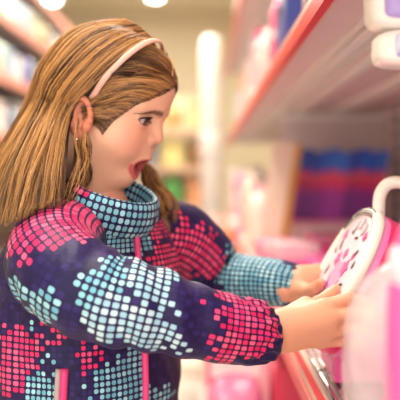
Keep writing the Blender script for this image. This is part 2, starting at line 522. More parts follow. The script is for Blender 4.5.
# ---- strands: many thin hairs as one mesh
def strands_mesh(name, paths, rads, cols, m, parent):
    """paths (S,K,3) world; rads (S,K); cols (S,K,3): three-sided tubes"""
    S, K, _ = paths.shape
    T = np.gradient(paths, axis=1); T /= np.linalg.norm(T, axis=2, keepdims=True)+1e-12
    ref = np.array([0.3, -.9, .3]); 
    A = np.cross(T, ref); A /= np.linalg.norm(A, axis=2, keepdims=True)+1e-9
    B = np.cross(T, A)
    ang = np.array([0, 2.094, 4.189])
    V = paths[:, :, None, :]+rads[:, :, None, None]*(np.cos(ang)[None, None, :, None]*A[:, :, None, :]+np.sin(ang)[None, None, :, None]*B[:, :, None, :])
    idx = np.arange(S*K*3).reshape(S, K, 3)
    a = idx[:, :-1, :]; b = idx[:, 1:, :]
    Q = np.stack([a, np.roll(a, -1, 2), np.roll(b, -1, 2), b], -1).reshape(-1, 4)
    me = bpy.data.meshes.new(name)
    Vf = w2p(V.reshape(-1, 3))
    me.vertices.add(len(Vf)); me.vertices.foreach_set('co', Vf.ravel())
    me.loops.add(Q.size); me.loops.foreach_set('vertex_index', Q.ravel().astype(np.int32))
    me.polygons.add(len(Q)); me.polygons.foreach_set('loop_start', np.arange(0, Q.size, 4, dtype=np.int32))
    me.update(calc_edges=True); me.polygons.foreach_set('use_smooth', [True]*len(Q))
    me.materials.append(m)
    o = bpy.data.objects.new(name, me); link(o, parent)
    set_colors(o, np.repeat(cols.reshape(-1, 3), 3, axis=0))
    return o
hair_m = attr_mat('hair', 'col', .36, .55)

# ---- brows and lashes
def short_hairs():
    for s in (1, -1):
        n = 190; x = rng.random(n); r = .011+.033*x
        z = BZ(r)+rng.normal(size=n)*.0019*(1.15-x)
        d1 = np.full(n, .9); d2 = .5*(1-x)-.45*x; L_ = .0060
        t = np.linspace(0, 1, 5)
        q = np.stack([np.full((n, 5), .1), r[:, None]+d1[:, None]*L_*t, z[:, None]+d2[:, None]*L_*t], -1)
        for _ in range(16):
            q[..., 0] -= head_sdf(q.reshape(-1, 3)).reshape(n, 5)*.9
        q[..., 0] += .0004+.0005*np.sin(t*2)
        ps = to_world((q*np.array([1, s, 1])).reshape(-1, 3)).reshape(n, 5, 3)
        rr = np.tile(np.linspace(.00026, .00010, 5), (n, 1))
        strands_mesh('eyebrow', ps, rr, np.tile(np.array(lin((150, 104, 78))), (n, 5, 1)), hair_m, body)
        ps = []
        for i in range(60):
            a = math.pi*(i+.5)/60; r = EYE[1]+.001-.0118*math.cos(a)
            z = EYE[2]+.0046*math.sin(a)
            fx = EYE[0]+math.sqrt(max((ER+.0012)**2-(r-EYE[1])**2-(z-EYE[2])**2, 1e-6))
            L_ = .0055+.002*math.sin(a)
            pts = [[fx+L_*t*.85, s*(r+.003*t*(r-EYE[1])/.012), z+L_*(-.15*t+.65*t*t)] for t in np.linspace(0, 1, 5)]
            ps.append(to_world(np.array(pts)))
        ps = np.array(ps); rr = np.tile(np.linspace(.00048, .00014, 5), (len(ps), 1))
        strands_mesh('eyelashes', ps, rr, np.tile(np.array(lin((42, 26, 22))), (len(ps), 5, 1)), hair_m, body)
short_hairs()

# =================================================================== JACKET
cloth = fabric_mat('printed_jacket_cloth')
lining = mat('jacket_lining', (26, 18, 60), .7)
pinktape = mat('pink_tape', (240, 60, 130), .45)

PINK = [lin((234, 46, 108)), lin((222, 28, 94)), lin((240, 72, 124)), lin((244, 92, 132))]
BLUE = [lin((136, 198, 212)), lin((160, 214, 226)), lin((108, 178, 198)), lin((126, 190, 206))]
PALE = [lin((170, 210, 224)), lin((192, 222, 232)), lin((154, 200, 218))]
PLAIN = [lin((32, 20, 80)), lin((42, 28, 96)), lin((24, 13, 64))]
def painter(blobs, soft=.0, seed=3):
    """blobs (px,py,Y,r_px,kind,strength,round) -> function(center) -> rgba"""
    B = [(P(b[0], b[1], b[2]), b[3]/F*b[2], b[4], b[5], b[6]) for b in blobs]
    r = np.random.default_rng(seed)
    def f(c):
        best = {}; rd = {}
        for p, rad, kind, st, ro in B:
            d2 = ((c[0]-p[0])**2+(c[2]-p[2])**2)/rad**2
            w = st*math.exp(-d2*d2)
            if w > best.get(kind, 0): best[kind] = w; rd[kind] = ro
        x = r.random()
        if best:
            k = max(best, key=best.get); w = best[k]
            if w > .12+.75*x:
                pal = {'pink': PINK, 'blue': BLUE, 'pale': PALE}[k]
                col = pal[r.integers(len(pal))]
                return (*col, rd[k]/10)
        return (*PLAIN[r.integers(3)], .5)
    return f

def loft(name, C, A, B, ra, rb, ncu, ncv, sub, paint, parent, disp=None, expo=2.0, close=True, phase=0):
    """rings at C with axes A,B and radii; rows = ncu*sub+1; columns = ncv*sub"""
    nr, nc = ncu*sub+1, ncv*sub
    assert len(C) == nr
    ang = phase+2*np.pi*np.arange(nc)/nc
    cs, sn = np.cos(ang), np.sin(ang)
    ce = np.sign(cs)*np.abs(cs)**(2/expo); se = np.sign(sn)*np.abs(sn)**(2/expo)
    V = C[:, None]+ra[:, None, None]*ce[None, :, None]*A[:, None]+rb[:, None, None]*se[None, :, None]*B[:, None]
    N = ce[None, :, None]*A[:, None]+se[None, :, None]*B[:, None]
    N /= np.linalg.norm(N, axis=2, keepdims=True)
    if disp is not None:
        u = np.linspace(0, 1, nr)[:, None]+0*ang[None]
        V = V+N*disp(u, ang[None]+0*u, V)[..., None]
    I, J = np.meshgrid(np.arange(nr-1), np.arange(nc), indexing='ij'); J2 = (J+1) % nc
    Q = np.stack([I*nc+J, I*nc+J2, (I+1)*nc+J2, (I+1)*nc+J], -1).reshape(-1, 4)
    UV = np.stack([np.stack([I, J], -1), np.stack([I, J+1], -1), np.stack([I+1, J+1], -1), np.stack([I+1, J], -1)], -2).reshape(-1, 2)/sub
    me = bpy.data.meshes.new(name)
    Vf = w2p(V.reshape(-1, 3))
    me.vertices.add(len(Vf)); me.vertices.foreach_set('co', Vf.ravel())
    me.loops.add(Q.size); me.loops.foreach_set('vertex_index', Q.ravel().astype(np.int32))
    me.polygons.add(len(Q)); me.polygons.foreach_set('loop_start', np.arange(0, Q.size, 4, dtype=np.int32))
    me.update(calc_edges=True); me.polygons.foreach_set('use_smooth', [True]*len(Q))
    uvl = me.uv_layers.new(name='UVMap'); uvl.data.foreach_set('uv', UV.ravel())
    me.materials.append(cloth)
    o = bpy.data.objects.new(name, me); link(o, parent)
    Vc = V.reshape(nr, nc, 3)
    cell = np.zeros((ncu, ncv, 4))
    for i in range(ncu):
        for j in range(ncv):
            cell[i, j] = paint(Vc[i*sub+sub//2, (j*sub+sub//2) % nc])
    cols = cell[(I//sub), (J//sub)].reshape(-1, 4)
    set_colors(o, cols, 'cell', 'FACE')
    return o, V

def sleeve(name, ctrl, ncv, sub, paint, parent, disp, phase=0, pitch=.0085):
    def frames(path):
        C = path[:, :3]
        T = np.gradient(C, axis=0); T /= np.linalg.norm(T, axis=1)[:, None]
        A = np.zeros_like(C); a = np.array([0, 1., 0])   # seam on the far side
        for i in range(len(C)):
            a = a-T[i]*a.dot(T[i]); a /= np.linalg.norm(a); A[i] = a
        return C, A, np.cross(T, A)
    path, L_ = catmull(ctrl, 700)
    C, A, B = frames(path); r = path[:, 3]
    an = np.linspace(0, 6.283, 24, endpoint=False)
    ring = C[:, None]+r[:, None, None]*(np.cos(an)[None, :, None]*A[:, None]+np.sin(an)[None, :, None]*B[:, None])
    st = np.linalg.norm(np.diff(ring, axis=0), axis=2); st = .35*st.max(1)+.65*st.mean(1)
    s = np.concatenate([[0], np.cumsum(st)])
    ncu = int(round(s[-1]/pitch)); q = np.linspace(0, s[-1], ncu*sub+1)
    pick = lambda X: np.stack([np.interp(q, s, X[:, k]) for k in range(X.shape[1])], 1)
    C, A, B, r = pick(C), pick(A), pick(B), np.interp(q, s, r)
    return loft(name, C, A, B, r, r, ncu, ncv, sub, paint, parent, disp, phase=phase)

# torso
DZ = np.array([.83, -.56, 0]); DS = np.array([-.56, -.83, 0])     # facing direction, towards her right shoulder
prof = np.array([  # z, shift along facing, half width, half depth
    (.455, -.010, .146, .116), (.47, -.008, .152, .120), (.55, -.006, .150, .116), (.64, -.003, .146, .112),
    (.72, .000, .146, .110), (.78, .002, .147, .106), (.835, .004, .146, .100), (.875, .008, .138, .090),
    (.902, .014, .120, .080), (.920, .020, .098, .072), (.933, .026, .078, .066), (.945, .030, .066, .062)])
sub_t = 4; ncu_t = 68; 
zz = prof[:, 0]; arc = np.concatenate([[0], np.cumsum(np.hypot(np.diff(prof[:, 0]), np.diff(prof[:, 2])))])
qa = np.linspace(0, arc[-1], ncu_t*sub_t+1)
pz, psft, pw, pd = (np.interp(qa, arc, prof[:, k]) for k in range(4))
ker = np.ones(9)/9
def smooth1(x):
    xp = np.concatenate([np.full(4, x[0]), x, np.full(4, x[-1])]); return np.convolve(xp, ker, 'valid')
pz, psft, pw, pd = map(smooth1, (pz, psft, pw, pd))
pw = pw*np.where(pz < .84, .93, 1)*1.0; pw = smooth1(smooth1(pw))
TC = np.array([-.160, 1.13, 0])
Cn = TC+psft[:, None]*DZ+pz[:, None]*np.array([0, 0, 1.])
nr_t = len(Cn)
paint_t = painter([
    (18, 352, 1.0, 26, 'pink', 1.3, 3.5), (8, 380, 1.0, 22, 'pink', 1.2, 3.5), (66, 326, 1.02, 22, 'pink', .75, 2.6), (92, 352, 1.04, 14, 'pink', .8, 2.6),
    (42, 388, 1.02, 22, 'blue', 1.2, 2.6), (52, 362, 1.02, 12, 'blue', .6, 2.4), (122, 378, 1.07, 26, 'blue', 1.1, 2.4), (100, 400, 1.05, 20, 'blue', .7, 2.6), (140, 350, 1.07, 14, 'blue', .9, 2.4),
    (160, 395, 1.1, 14, 'blue', .9, 2.4), (30, 330, 1.0, 10, 'blue', .6, 2.4),
    (100, 205, 1.07, 34, 'blue', 1.5, 2.8), (125, 228, 1.07, 22, 'blue', 1.1, 3.5), (140, 245, 1.07, 15, 'blue', .8, 3.5), (75, 215, 1.05, 18, 'blue', 1.2, 3.2),
    (30, 440, 1.0, 26, 'pink', 1.0, 3), (90, 450, 1.05, 30, 'blue', 1.1, 2.6), (130, 500, 1.07, 30, 'pink', 1.1, 3), (50, 520, 1.02, 32, 'blue', 1.0, 3), (150, 450, 1.07, 20, 'pink', .9, 3),
    (158, 230, 1.10, 14, 'pink', .8, 3), (165, 262, 1.1, 18, 'pink', 1.2, 2.6), (160, 212, 1.1, 10, 'blue', .8, 3), (112, 262, 1.06, 10, 'pink', .5, 3)], seed=5)
def disp_t(u, a, V):
    w = .0030*wob(V, 4, 26)+.0015*wob(V, 9, 70)
    return w*np.clip((1-u)*6, 0, 1)
jacket, JV = loft('jacket', Cn, np.tile(DZ, (nr_t, 1)), np.tile(DS, (nr_t, 1)), pd, pw, ncu_t, 96, sub_t, paint_t, person, disp_t, expo=2.35, phase=math.pi)

# sleeves
def disp_near(u, a, V):
    w = .0022*wob(V, 11, 30)+.0010*wob(V, 12, 80)
    cuff = np.clip((u-.86)/.10, 0, 1)
    w = w+cuff*.0024*np.sin(a*13+2*np.sin(u*60))*np.clip((1-u)/.02, .4, 1)
    el = np.exp(-((u-.33)/.12)**2)              # creases on the inside of the bent elbow
    w = w+el*.0035*np.sin(u*120+1.4*np.sin(a))*np.clip(np.sin(a+.6), 0, 1)
    w = w+.0022*np.exp(-((u-.62)/.2)**2)*np.sin(u*70-a*2)
    return w
near_ctrl = []
for px, py, Y, r in [(84, 238, 1.09, .050), (64, 242, 1.04, .055), (54, 252, 1.00, .057), (57, 266, .965, .056), (78, 285, .940, .0540), (108, 299, .930, .0515),
                     (146, 308, .930, .0480), (190, 321, .940, .0430), (226, 329, .955, .0400), (250, 332, .965, .0380), (263, 335, .972, .0330), (270, 335, .976, .0295)]:
    near_ctrl.append((*P(px, py, Y), r))
paint_n = painter([
    (45, 216, .95, 32, 'pink', 1.5, 4), (84, 216, 1.0, 22, 'pink', 1.3, 4), (18, 240, .95, 18, 'pink', 1.0, 3.5), (50, 246, .92, 12, 'pink', .35, 2.4), (24, 258, .92, 12, 'pink', .6, 3),
    (14, 292, .92, 16, 'blue', 1.4, 3), (40, 305, .9, 20, 'blue', .95, 3), (88, 292, .88, 20, 'blue', .9, 2.4), (112, 278, .88, 22, 'blue', 1.1, 2.4), (80, 268, .88, 10, 'blue', .3, 2.4),
    (135, 272, .88, 16, 'pale', .9, 4), (150, 292, .88, 24, 'pale', .95, 4), (110, 316, .88, 28, 'pale', 1.2, 4), (145, 330, .88, 24, 'pale', 1.2, 4), (168, 318, .88, 14, 'pale', .4, 4), (180, 345, .9, 16, 'pale', .5, 4), (172, 276, .88, 12, 'pale', .6, 4),
    (250, 330, .93, 30, 'pink', 1.45, 4.5), (226, 345, .92, 22, 'pink', .8, 4.5), (232, 305, .92, 20, 'pink', .75, 4.5), (206, 306, .9, 12, 'pink', .3, 4.5), (122, 246, .9, 10, 'blue', .8, 2.6)], seed=8)
sl, _ = sleeve('sleeve', near_ctrl, 36, 4, paint_n, jacket, disp_near)

def disp_far(u, a, V):
    w = .0022*wob(V, 21, 34)
    cuff = np.clip((u-.88)/.08, 0, 1)
    w = w+cuff*.0010*np.sin(a*11)
    el = np.exp(-((u-.5)/.07)**2)
    return w-el*.004*np.clip(np.cos(a), 0, 1)+el*.003*np.sin(u*130)
far_ctrl = []
for px, py, Y, r in [(150, 232, 1.20, .050), (172, 236, 1.225, .054), (192, 250, 1.25, .055), (208, 266, 1.262, .051), (224, 277, 1.262, .044), (242, 280, 1.25, .0395), (264, 281, 1.232, .0370),
                     (282, 283, 1.215, .0340), (293, 284, 1.206, .0290), (297, 285, 1.203, .0265)]:
    far_ctrl.append((*P(px, py, Y), r))
paint_f = painter([
    (192, 248, 1.2, 26, 'pink', 1.5, 2.8), (208, 262, 1.2, 18, 'pink', 1.4, 2.8), (176, 222, 1.2, 14, 'pink', .5, 2.8), (175, 265, 1.2, 20, 'pink', 1.3, 2.8), (160, 255, 1.2, 12, 'pink', 1, 2.6), (160, 228, 1.2, 12, 'blue', .6, 3),
    (255, 280, 1.2, 36, 'blue', 1.35, 2.8), (285, 285, 1.2, 18, 'blue', .9, 2.8), (232, 278, 1.2, 16, 'blue', 1.2, 2.8)], seed=12)
sleeve('sleeve', far_ctrl, 34, 3, paint_f, jacket, disp_far)

# collar: a soft standing ring round the neck
ck = []
n_ci = 10
neck0 = P(100, 217, 1.10)
prof_c = [(0.0, .072), (.010, .077), (.022, .078), (.034, .075), (.042, .071), (.045, .066), (.040, .061), (.028, .060), (.012, .060)]
tilt = math.radians(22)
axis = np.array([math.sin(tilt)*.83, -math.sin(tilt)*.56, math.cos(tilt)])
CA = np.cross(DS, axis); CA /= np.linalg.norm(CA)
CB = np.cross(axis, CA)
sub_c = 3; ncu_c = 9
pc = np.array(prof_c); arc_c = np.concatenate([[0], np.cumsum(np.hypot(*np.diff(pc, axis=0).T))])
qq = np.linspace(0, arc_c[-1], ncu_c*sub_c+1)
hc = np.interp(qq, arc_c, pc[:, 0]); rc = np.interp(qq, arc_c, pc[:, 1])*.95
Cc = neck0+hc[:, None]*axis*1.05
paint_c = painter([(112, 212, 1.05, 46, 'blue', 1.6, 2.6), (80, 186, 1.05, 14, 'pink', 2.2, 2.6), (150, 195, 1.1, 20, 'blue', 1.2, 2.8)], seed=21)
def disp_c(u, a, V): return .0018*wob(V, 31, 45)
collar, _ = loft('collar', Cc, np.tile(CA, (len(Cc), 1)), np.tile(CB, (len(Cc), 1)), rc, rc, ncu_c, 52, sub_c, paint_c, jacket, disp_c, phase=math.pi)

# zips: front zip follows the front line of the torso; pocket zip lies on her right side
def on_torso(z, ang, lift=.002):
    """point of the torso surface: ang 0 = front, +90 deg = her right"""
    k = int(np.argmin(np.abs(pz-z)))
    c, s = math.cos(ang), math.sin(ang)
    e = 2/2.35
    return Cn[k]+(pd[k]+lift)*math.copysign(abs(c)**e, c)*DZ+(pw[k]+lift)*math.copysign(abs(s)**e, s)*DS
zp = [on_torso(z, math.radians(4), .0022) for z in np.linspace(.47, .922, 40)]
top = neck0+.03*axis+CA*.075*math.cos(.07)
zp += [zp[-1]*.5+top*.5+DZ*.004, top]
zp, _ = catmull(np.array(zp), 90)
front_zip = tube('zipper', zp, .0042, pinktape, jacket, 10, off=ROOT)
tube('zipper_teeth', zp+DZ*.0035, .0016, mat('zip_teeth', (200, 44, 108), .3), front_zip, 6, off=ROOT)
pp = np.array([on_torso(z, math.radians(a), .003) for z, a in zip(np.linspace(.60, .75, 20), np.linspace(60, 55, 20))])
pocket = tube('pocket_zipper', pp, .0050, pinktape, jacket, 10, off=ROOT)
tube('zipper_tape', pp+np.array([-.007, -.002, 0]), .0034, mat('grey_tape', (186, 170, 168), .5), pocket, 8, off=ROOT)
pl = zp[78]
box('zipper_pull', (-.003, .003, -.002, .002, -.022, .003), pinktape, front_zip, .001, loc=w2p(pl+DZ*.006))

# trousers and boots
def leg_loft(s):
    hx, hy = -.15+s*.56*.066, 1.13+s*.83*.066
    C = [(hx, hy, z, r) for z, r in ((.53, .080), (.45, .078), (.36, .068), (.28, .062), (.18, .056), (.10, .054), (.07, .056))]
    C, _ = catmull(np.array(C), 40)
    V, Fc = tube_arrays(C[:, :3], C[:, 3]+.002*wob(C[:, :3], 40, 60), 28)
    return V, Fc
V0, F0 = leg_loft(-1); V1, F1 = leg_loft(1)
mesh_obj('trousers', w2p(np.vstack([V0, V1])), list(F0)+[tuple(i+len(V0) for i in f) for f in F1], mat('trousers', (34, 34, 48), .8), person)
for s in (-1, 1):
    hx, hy = -.15+s*.56*.066, 1.13+s*.83*.066
    def boot(p, hx=hx, hy=hy):
        d = cone(p, (hx, hy, .13), (hx, hy, .05), .060, .052)
        d = smin(d, cone(p, (hx, hy, .045), (hx+.083, hy-.056, .038), .044, .040), .02)
        return np.maximum(d, .002-p[:, 2])
    v, q = surface_nets(boot, (hx-.10, hy-.16, -.01), (hx+.16, hy+.10, .21), .006)
    v[:, 2] = np.maximum(v[:, 2], .001)
    bo = mesh_obj('boot', w2p(v), q, mat('boot', (120, 80, 60), .6), person)

# =================================================================== HAIR
seg_n = np.array(near_ctrl); seg_f = np.array(far_ctrl)
def body_clear(p):
    """distance to head and clothes for pushing hair out"""
    d = head_sdf(to_local(p))
    for sgm in (seg_n[:7], seg_f[:5]):
        for i in range(len(sgm)-1):
            d = np.minimum(d, cone(p, sgm[i][:3], sgm[i+1][:3], sgm[i][3], sgm[i+1][3]))
    q = p-TC; x = q@DZ; y = q@DS
    w = np.interp(p[:, 2], pz, pw); dd = np.interp(p[:, 2], pz, pd); sf = np.interp(p[:, 2], pz, psft)
    e = (np.abs((x-sf)/dd)**2.35+np.abs(y/w)**2.35)**(1/2.35)
    d = np.minimum(d, np.where(p[:, 2] < .945, (e-1)*np.minimum(w, dd)*.8, 1.))
    c = p-neck0; h = c@axis; rr = np.linalg.norm(c-h[:, None]*axis, axis=1)
    d = np.minimum(d, np.where((h > -.02) & (h < .05), np.abs(rr-.069)-.010, 1.))
    return d
def push(p, lift, it=3):
    sh = p.shape; p = p.reshape(-1, 3).copy(); lift = np.broadcast_to(lift, sh[:-1]).reshape(-1)
    for _ in range(it):
        d = body_clear(p); m = d < lift
        if not m.any(): break
        q = p[m]; e = 1.5e-3
        g = np.stack([body_clear(q+np.eye(3)[k]*e)-body_clear(q-np.eye(3)[k]*e) for k in range(3)], 1)
        g /= np.linalg.norm(g, axis=1)[:, None]+1e-9
        p[m] = q+g*(lift[m]-d[m])[:, None]
    return p.reshape(sh)
def head_hit(px, py):
    """near point of the head under a picture point, or the closest point of the ray when it passes by"""
    o = np.array([0, 0, H]); t = P(px, py, 1.0)-o; t /= np.linalg.norm(t)
    s = np.linspace(.98, 1.3, 240)
    d = head_sdf(to_local(o+s[:, None]*t))
    k = np.argmax(d < 0) if (d < 0).any() else int(np.argmin(d))
    return o+s[k]*t
def guide(pts):
    out = []
    for g in pts:
        out.append(P(*g) if len(g) == 3 else head_hit(*g))
    return np.array(out)
def mirror(p):
    q = to_local(p); q[:, 1] *= -1; return to_world(q)
def resample(G, n):
    return np.array([catmull(g, n)[0] for g in G])

K = 26
back_near = resample([guide(g) for g in [
    [(152, 46), (122, 60), (98, 82), (79, 106), (70, 130, 1.052), (66, 160, 1.03), (60, 206, .985)],
    [(146, 39), (110, 52), (84, 78), (67, 106), (54, 138, 1.045), (42, 172, 1.015), (32, 218, .965)],
    [(137, 31), (98, 42), (70, 70), (54, 104), (38, 138, 1.06), (22, 172, 1.03), (8, 222, .985)],
    [(126, 25), (87, 34), (58, 64), (43, 100), (24, 138, 1.09), (7, 172, 1.07), (-8, 226, 1.04)],
    [(118, 24), (78, 34), (50, 66), (36, 102), (17, 140, 1.13), (-1, 174, 1.13), (-17, 232, 1.12)]]], K)
front_near = resample([guide(g) for g in [
    [(176, 79), (170, 67), (161, 56), (150, 49), (138, 47)],
    [(174, 84), (160, 74), (142, 68), (124, 68), (110, 76)],
    [(161, 90), (144, 85), (126, 86), (108, 92), (93, 99)],
    [(141, 100), (126, 99), (112, 101), (99, 105), (86, 108)],
    [(117, 115), (109, 113), (101, 112), (94, 112), (86, 113)],
    [(107, 119), (102, 118), (97, 117), (92, 117), (86, 118)]]], 16)

def hair_cols(S, K_, clump, lo=(44, 23, 11), mid=(108, 69, 35), hi=(214, 158, 94)):
    t = clump+rng.normal(size=S)*.17
    t = np.clip(t, 0, 1)
    c0, c1, c2 = (np.array(lin(x)) for x in (lo, mid, hi))
    base = np.where(t[:, None] < .5, c0+(c1-c0)*(t[:, None]*2), c1+(c2-c1)*((t[:, None]-.5)*2))
    return np.repeat(base[:, None, :], K_, 1)

def groom(G, S, nclump, spread, clumpiness, lift0, lift1, rad, mirror_it=False, dark=0, short=.16):
    """interpolate guides (g,K,3) into S strands grouped in clumps"""
    g, Kk, _ = G.shape
    cs = np.sort(rng.random(nclump))*(g-1)
    ci = rng.integers(0, nclump, S)
    s = np.clip(cs[ci]+rng.normal(size=S)*spread, 0, g-1.0001)
    sc_ = np.clip(cs[ci], 0, g-1.0001)
    def at(x):
        i = np.floor(x).astype(int); f = (x-i)[:, None, None]
        return G[i]*(1-f)+G[i+1]*f
    pathS, pathC = at(s), at(sc_)
    t = np.linspace(0, 1, Kk)
    w = (clumpiness*t**1.1)[None, :, None]
    p = pathS*(1-w)+pathC*w
    # clump wander and strand wander
    ph = rng.uniform(0, 6.28, (nclump, 3)); am = rng.normal(size=(nclump, 3))*.0045
    wand = am[ci][:, None, :]*np.sin(t[None, :, None]*(3.0+3*rng.random((nclump, 1, 1))[ci])+ph[ci][:, None, :])*t[None, :, None]
    ph2 = rng.uniform(0, 6.28, (S, 3)); wand2 = rng.normal(size=(S, 1, 3))*.0011*np.sin(t[None, :, None]*5+ph2[:, None, :])*(.3+t[None, :, None])
    p = p+wand+wand2
    # strand length varies
    ln = 1-short*rng.random(S)+.06*rng.random(S)
    tt = np.clip(t[None]*ln[:, None], 0, 1)*(Kk-1); i = np.minimum(tt.astype(int), Kk-2); f = (tt-i)[..., None]
    ar = np.arange(S)[:, None]; p = p[ar, i]*(1-f)+p[ar, i+1]*f
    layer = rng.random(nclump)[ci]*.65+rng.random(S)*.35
    lift = (lift0+(lift1-lift0)*layer)[:, None]*(.55+.45*np.sin(np.clip(t*1.4, 0, 1)*1.57))[None]
    dv = p-HC; dv[..., 2] = np.maximum(dv[..., 2], 0)*1.0
    dv /= np.linalg.norm(dv, axis=2, keepdims=True)+1e-9
    p = p+dv*(lift*.9)[..., None]
    p = push(p, lift*.75)
    r = rad*(.7+.6*rng.random(S))[:, None]*np.clip(1.25-t**3, .3, 1)[None]
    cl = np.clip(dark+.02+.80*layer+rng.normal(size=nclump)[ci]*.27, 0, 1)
    if mirror_it: p = to_world(to_local(p)*np.array([1, -1, 1]))
    return p, r, hair_cols(S, Kk, cl)
hp = [groom(back_near, 5200, 210, .10, .66, .002, .017, .00042, short=.24)]
hp.append(groom(back_near, 2600, 130, .14, .5, .002, .012, .00048, True))
P_, R_, C_ = (np.vstack([h[i] for h in hp]) for i in range(3))
hair = strands_mesh('hair', P_, R_, C_, hair_m, person)
baby = resample([guide(g) for g in [
    [(176, 84), (171, 75), (162, 66), (150, 60), (140, 58)],
    [(172, 89), (159, 80), (142, 74), (126, 74), (112, 80)],
    [(156, 97), (142, 92), (126, 92), (110, 98), (97, 105)],
    [(136, 105), (124, 104), (112, 106), (100, 110), (88, 112)],
    [(114, 121), (107, 118), (100, 116), (94, 116), (87, 117)],
    [(103, 135), (100, 128), (96, 124), (92, 122), (87, 121)]]], 16)
fp = [groom(baby, 620, 200, .35, .15, .0003, .0022, .00020, short=.02, dark=-.05), groom(baby, 300, 100, .35, .15, .0003, .0022, .00020, True, short=.02, dark=-.05)]
fp += [groom(front_near, 2700, 110, .12, .35, .0012, .0065, .00036, short=.02), groom(front_near, 1500, 80, .12, .35, .0012, .0065, .00038, True, short=.02)]
P_, R_, C_ = (np.vstack([h[i] for h in fp]) for i in range(3))
strands_mesh('fringe_hair', P_, R_, C_, hair_m, hair)
# the wavy lock that falls in front of her far shoulder
lock = resample([guide(g) for g in [
    [(112, 122, 1.18), (128, 150, 1.19), (141, 170, 1.17), (147, 186, 1.155), (148, 202, 1.15), (155, 216, 1.15)],
    [(116, 124, 1.19), (133, 150, 1.20), (146, 170, 1.185), (157, 186, 1.165), (168, 201, 1.16), (163, 218, 1.155)]]], 24)
lps = [groom(lock, 260, 8, .10, .72, .001, .014, .00046, short=.10, dark=dk) for dk in (-.25, .25, .55)]
t = np.linspace(0, 1, 24)
for q, lp in enumerate(lps):
    lp[0][:, :, 0] += (.006*np.sin(t*14+q*1.1)*t)[None]
    lp[0][:] = push(lp[0], .002)
strands_mesh('hair_lock', *(np.vstack([l[i] for l in lps]) for i in range(3)), hair_m, hair)
# loose wisps below the ear
wisp = resample([guide(g) for g in [
    [(78, 112), (77, 138, 1.07), (76, 160, 1.06), (73, 182, 1.04), (68, 205, 1.01)],
    [(83, 122), (83, 142, 1.075), (83, 162, 1.07), (80, 178, 1.06), (76, 198, 1.03)],
    [(88, 130), (90, 146, 1.085), (92, 164, 1.085), (92, 178, 1.08), (86, 190, 1.05)]]], 18)
wp = groom(wisp, 420, 40, .25, .4, .001, .004, .00036, short=.3, dark=-.30)  # strand colour darkened to hold the shade under the ear
strands_mesh('loose_hair', *wp, hair_m, hair)
wisp2 = resample([guide(g) for g in [
    [(80, 112), (76, 140, 1.04), (79, 160, 1.035), (72, 182, 1.01), (64, 208, .98)],
    [(88, 126), (85, 144, 1.04), (88, 162, 1.04), (80, 180, 1.02), (70, 200, .99)],
    [(84, 118), (92, 146, 1.045), (86, 166, 1.045), (92, 180, 1.04), (86, 196, 1.01)]]], 22)
wp = groom(wisp2, 34, 30, .35, .1, .001, .005, .00030, short=.5, dark=.4)
strands_mesh('wisps', *wp, hair_m, hair)
# dark hair base on the scalp so that no skin shines through
def cap():
    l = HV; q = both(l)
    keepline = .012+.55*(np.abs(l[:, 1]))     # behind a line over the brow and down to the ear
    m = (l[:, 2]-.035 > -(.070-l[:, 0])*.0+ (l[:, 0]-.046)*2.2) & (l[:, 2] > -.055) | ((l[:, 0] < -.02) & (l[:, 2] > -.075))
    idx = -np.ones(len(l), int); 
    faces = [f for f in HF if len(f) == 4 and m[list(f)].all()]
    use = sorted({i for f in faces for i in f}); idx[use] = np.arange(len(use))
    v = l[use]; n = v-np.array([.0, 0, 0]); n /= np.linalg.norm(n, axis=1)[:, None]
    v = v+n*.0016
    return to_world(v), [tuple(idx[i] for i in f) for f in faces]
v, q = cap()
mesh_obj('scalp_hair', w2p(v), q, mat('scalp_hair', (62, 38, 22), .6, var=.2, scale=120), hair)

# ---- headband and earring
ang = np.linspace(math.radians(-9), math.radians(189), 110)
m0 = np.array([.0085, 0, -.0060]); e0 = np.array([.0360, 0, .0890])
e0 = e0/np.linalg.norm(e0)
dirs = np.cos(ang)[:, None]*np.array([0, 1., 0])+np.sin(ang)[:, None]*e0
tt = np.full(len(ang), .14)
for _ in range(60): tt = tt-head_sdf(m0+dirs*tt[:, None])*.8
edge = np.clip(np.minimum(ang, math.pi-ang)/.42, 0, 1)
allp = m0+dirs*(tt+.0030+.0085*edge*edge*(3-2*edge))[:, None]
for _ in range(12): allp[1:-1] = .5*allp[1:-1]+.25*(allp[:-2]+allp[2:])
nd = allp/np.linalg.norm(allp, axis=1)[:, None]
W = to_world(allp); ND = nd[:, :1]*AF+nd[:, 1:2]*AR+nd[:, 2:3]*AU
tube('headband', W, .0040, mat('headband', (226, 172, 156), .5), person, 12, off=ROOT, flat=.45, flat_dir=ND)
eb = to_world(EC+np.array([.007, .009, -.028]))
er = mesh_obj('earring', w2p(np.array(superell((0, 0, 0), (.0018, .0018, .0018), 1, 1, 12, 8)[0])+eb), superell((0, 0, 0), (1, 1, 1), 1, 1, 12, 8)[1], mat('earring', (230, 210, 180), .15, metal=1), body)

# =================================================================== THE SHOP
def struct(o): o['kind'] = 'structure'; return o
FY0, FY1, FX0, FX1 = -1.5, 9.2, -3.0, 2.2
struct(box('floor', (FX0, FX1, FY0, FY1, -.05, 0), mat('floor_tile', (214, 204, 192), .35, scale=3, var=.08)))
struct(box('ceiling', (FX0, FX1, FY0, FY1, 2.80, 2.86), mat('ceiling_paint', (240, 230, 206), .9, scale=4)))
struct(box('wall_back', (FX0, FX1, FY1, FY1+.1, 0, 2.80), mat('wall_paint', (234, 222, 192), .9, scale=3, var=.05)))
struct(box('trim_1', (FX0, FX1, FY1-.03, FY1, 2.66, 2.80), mat('trim_paint', (226, 214, 186), .8)))
struct(box('wall_right', (FX1-.1, FX1, FY0, FY1, 0, 2.80), MATS['wall_paint']))
struct(box('wall_left', (FX0, FX0+.1, FY0, FY1, 0, 2.80), MATS['wall_paint']))

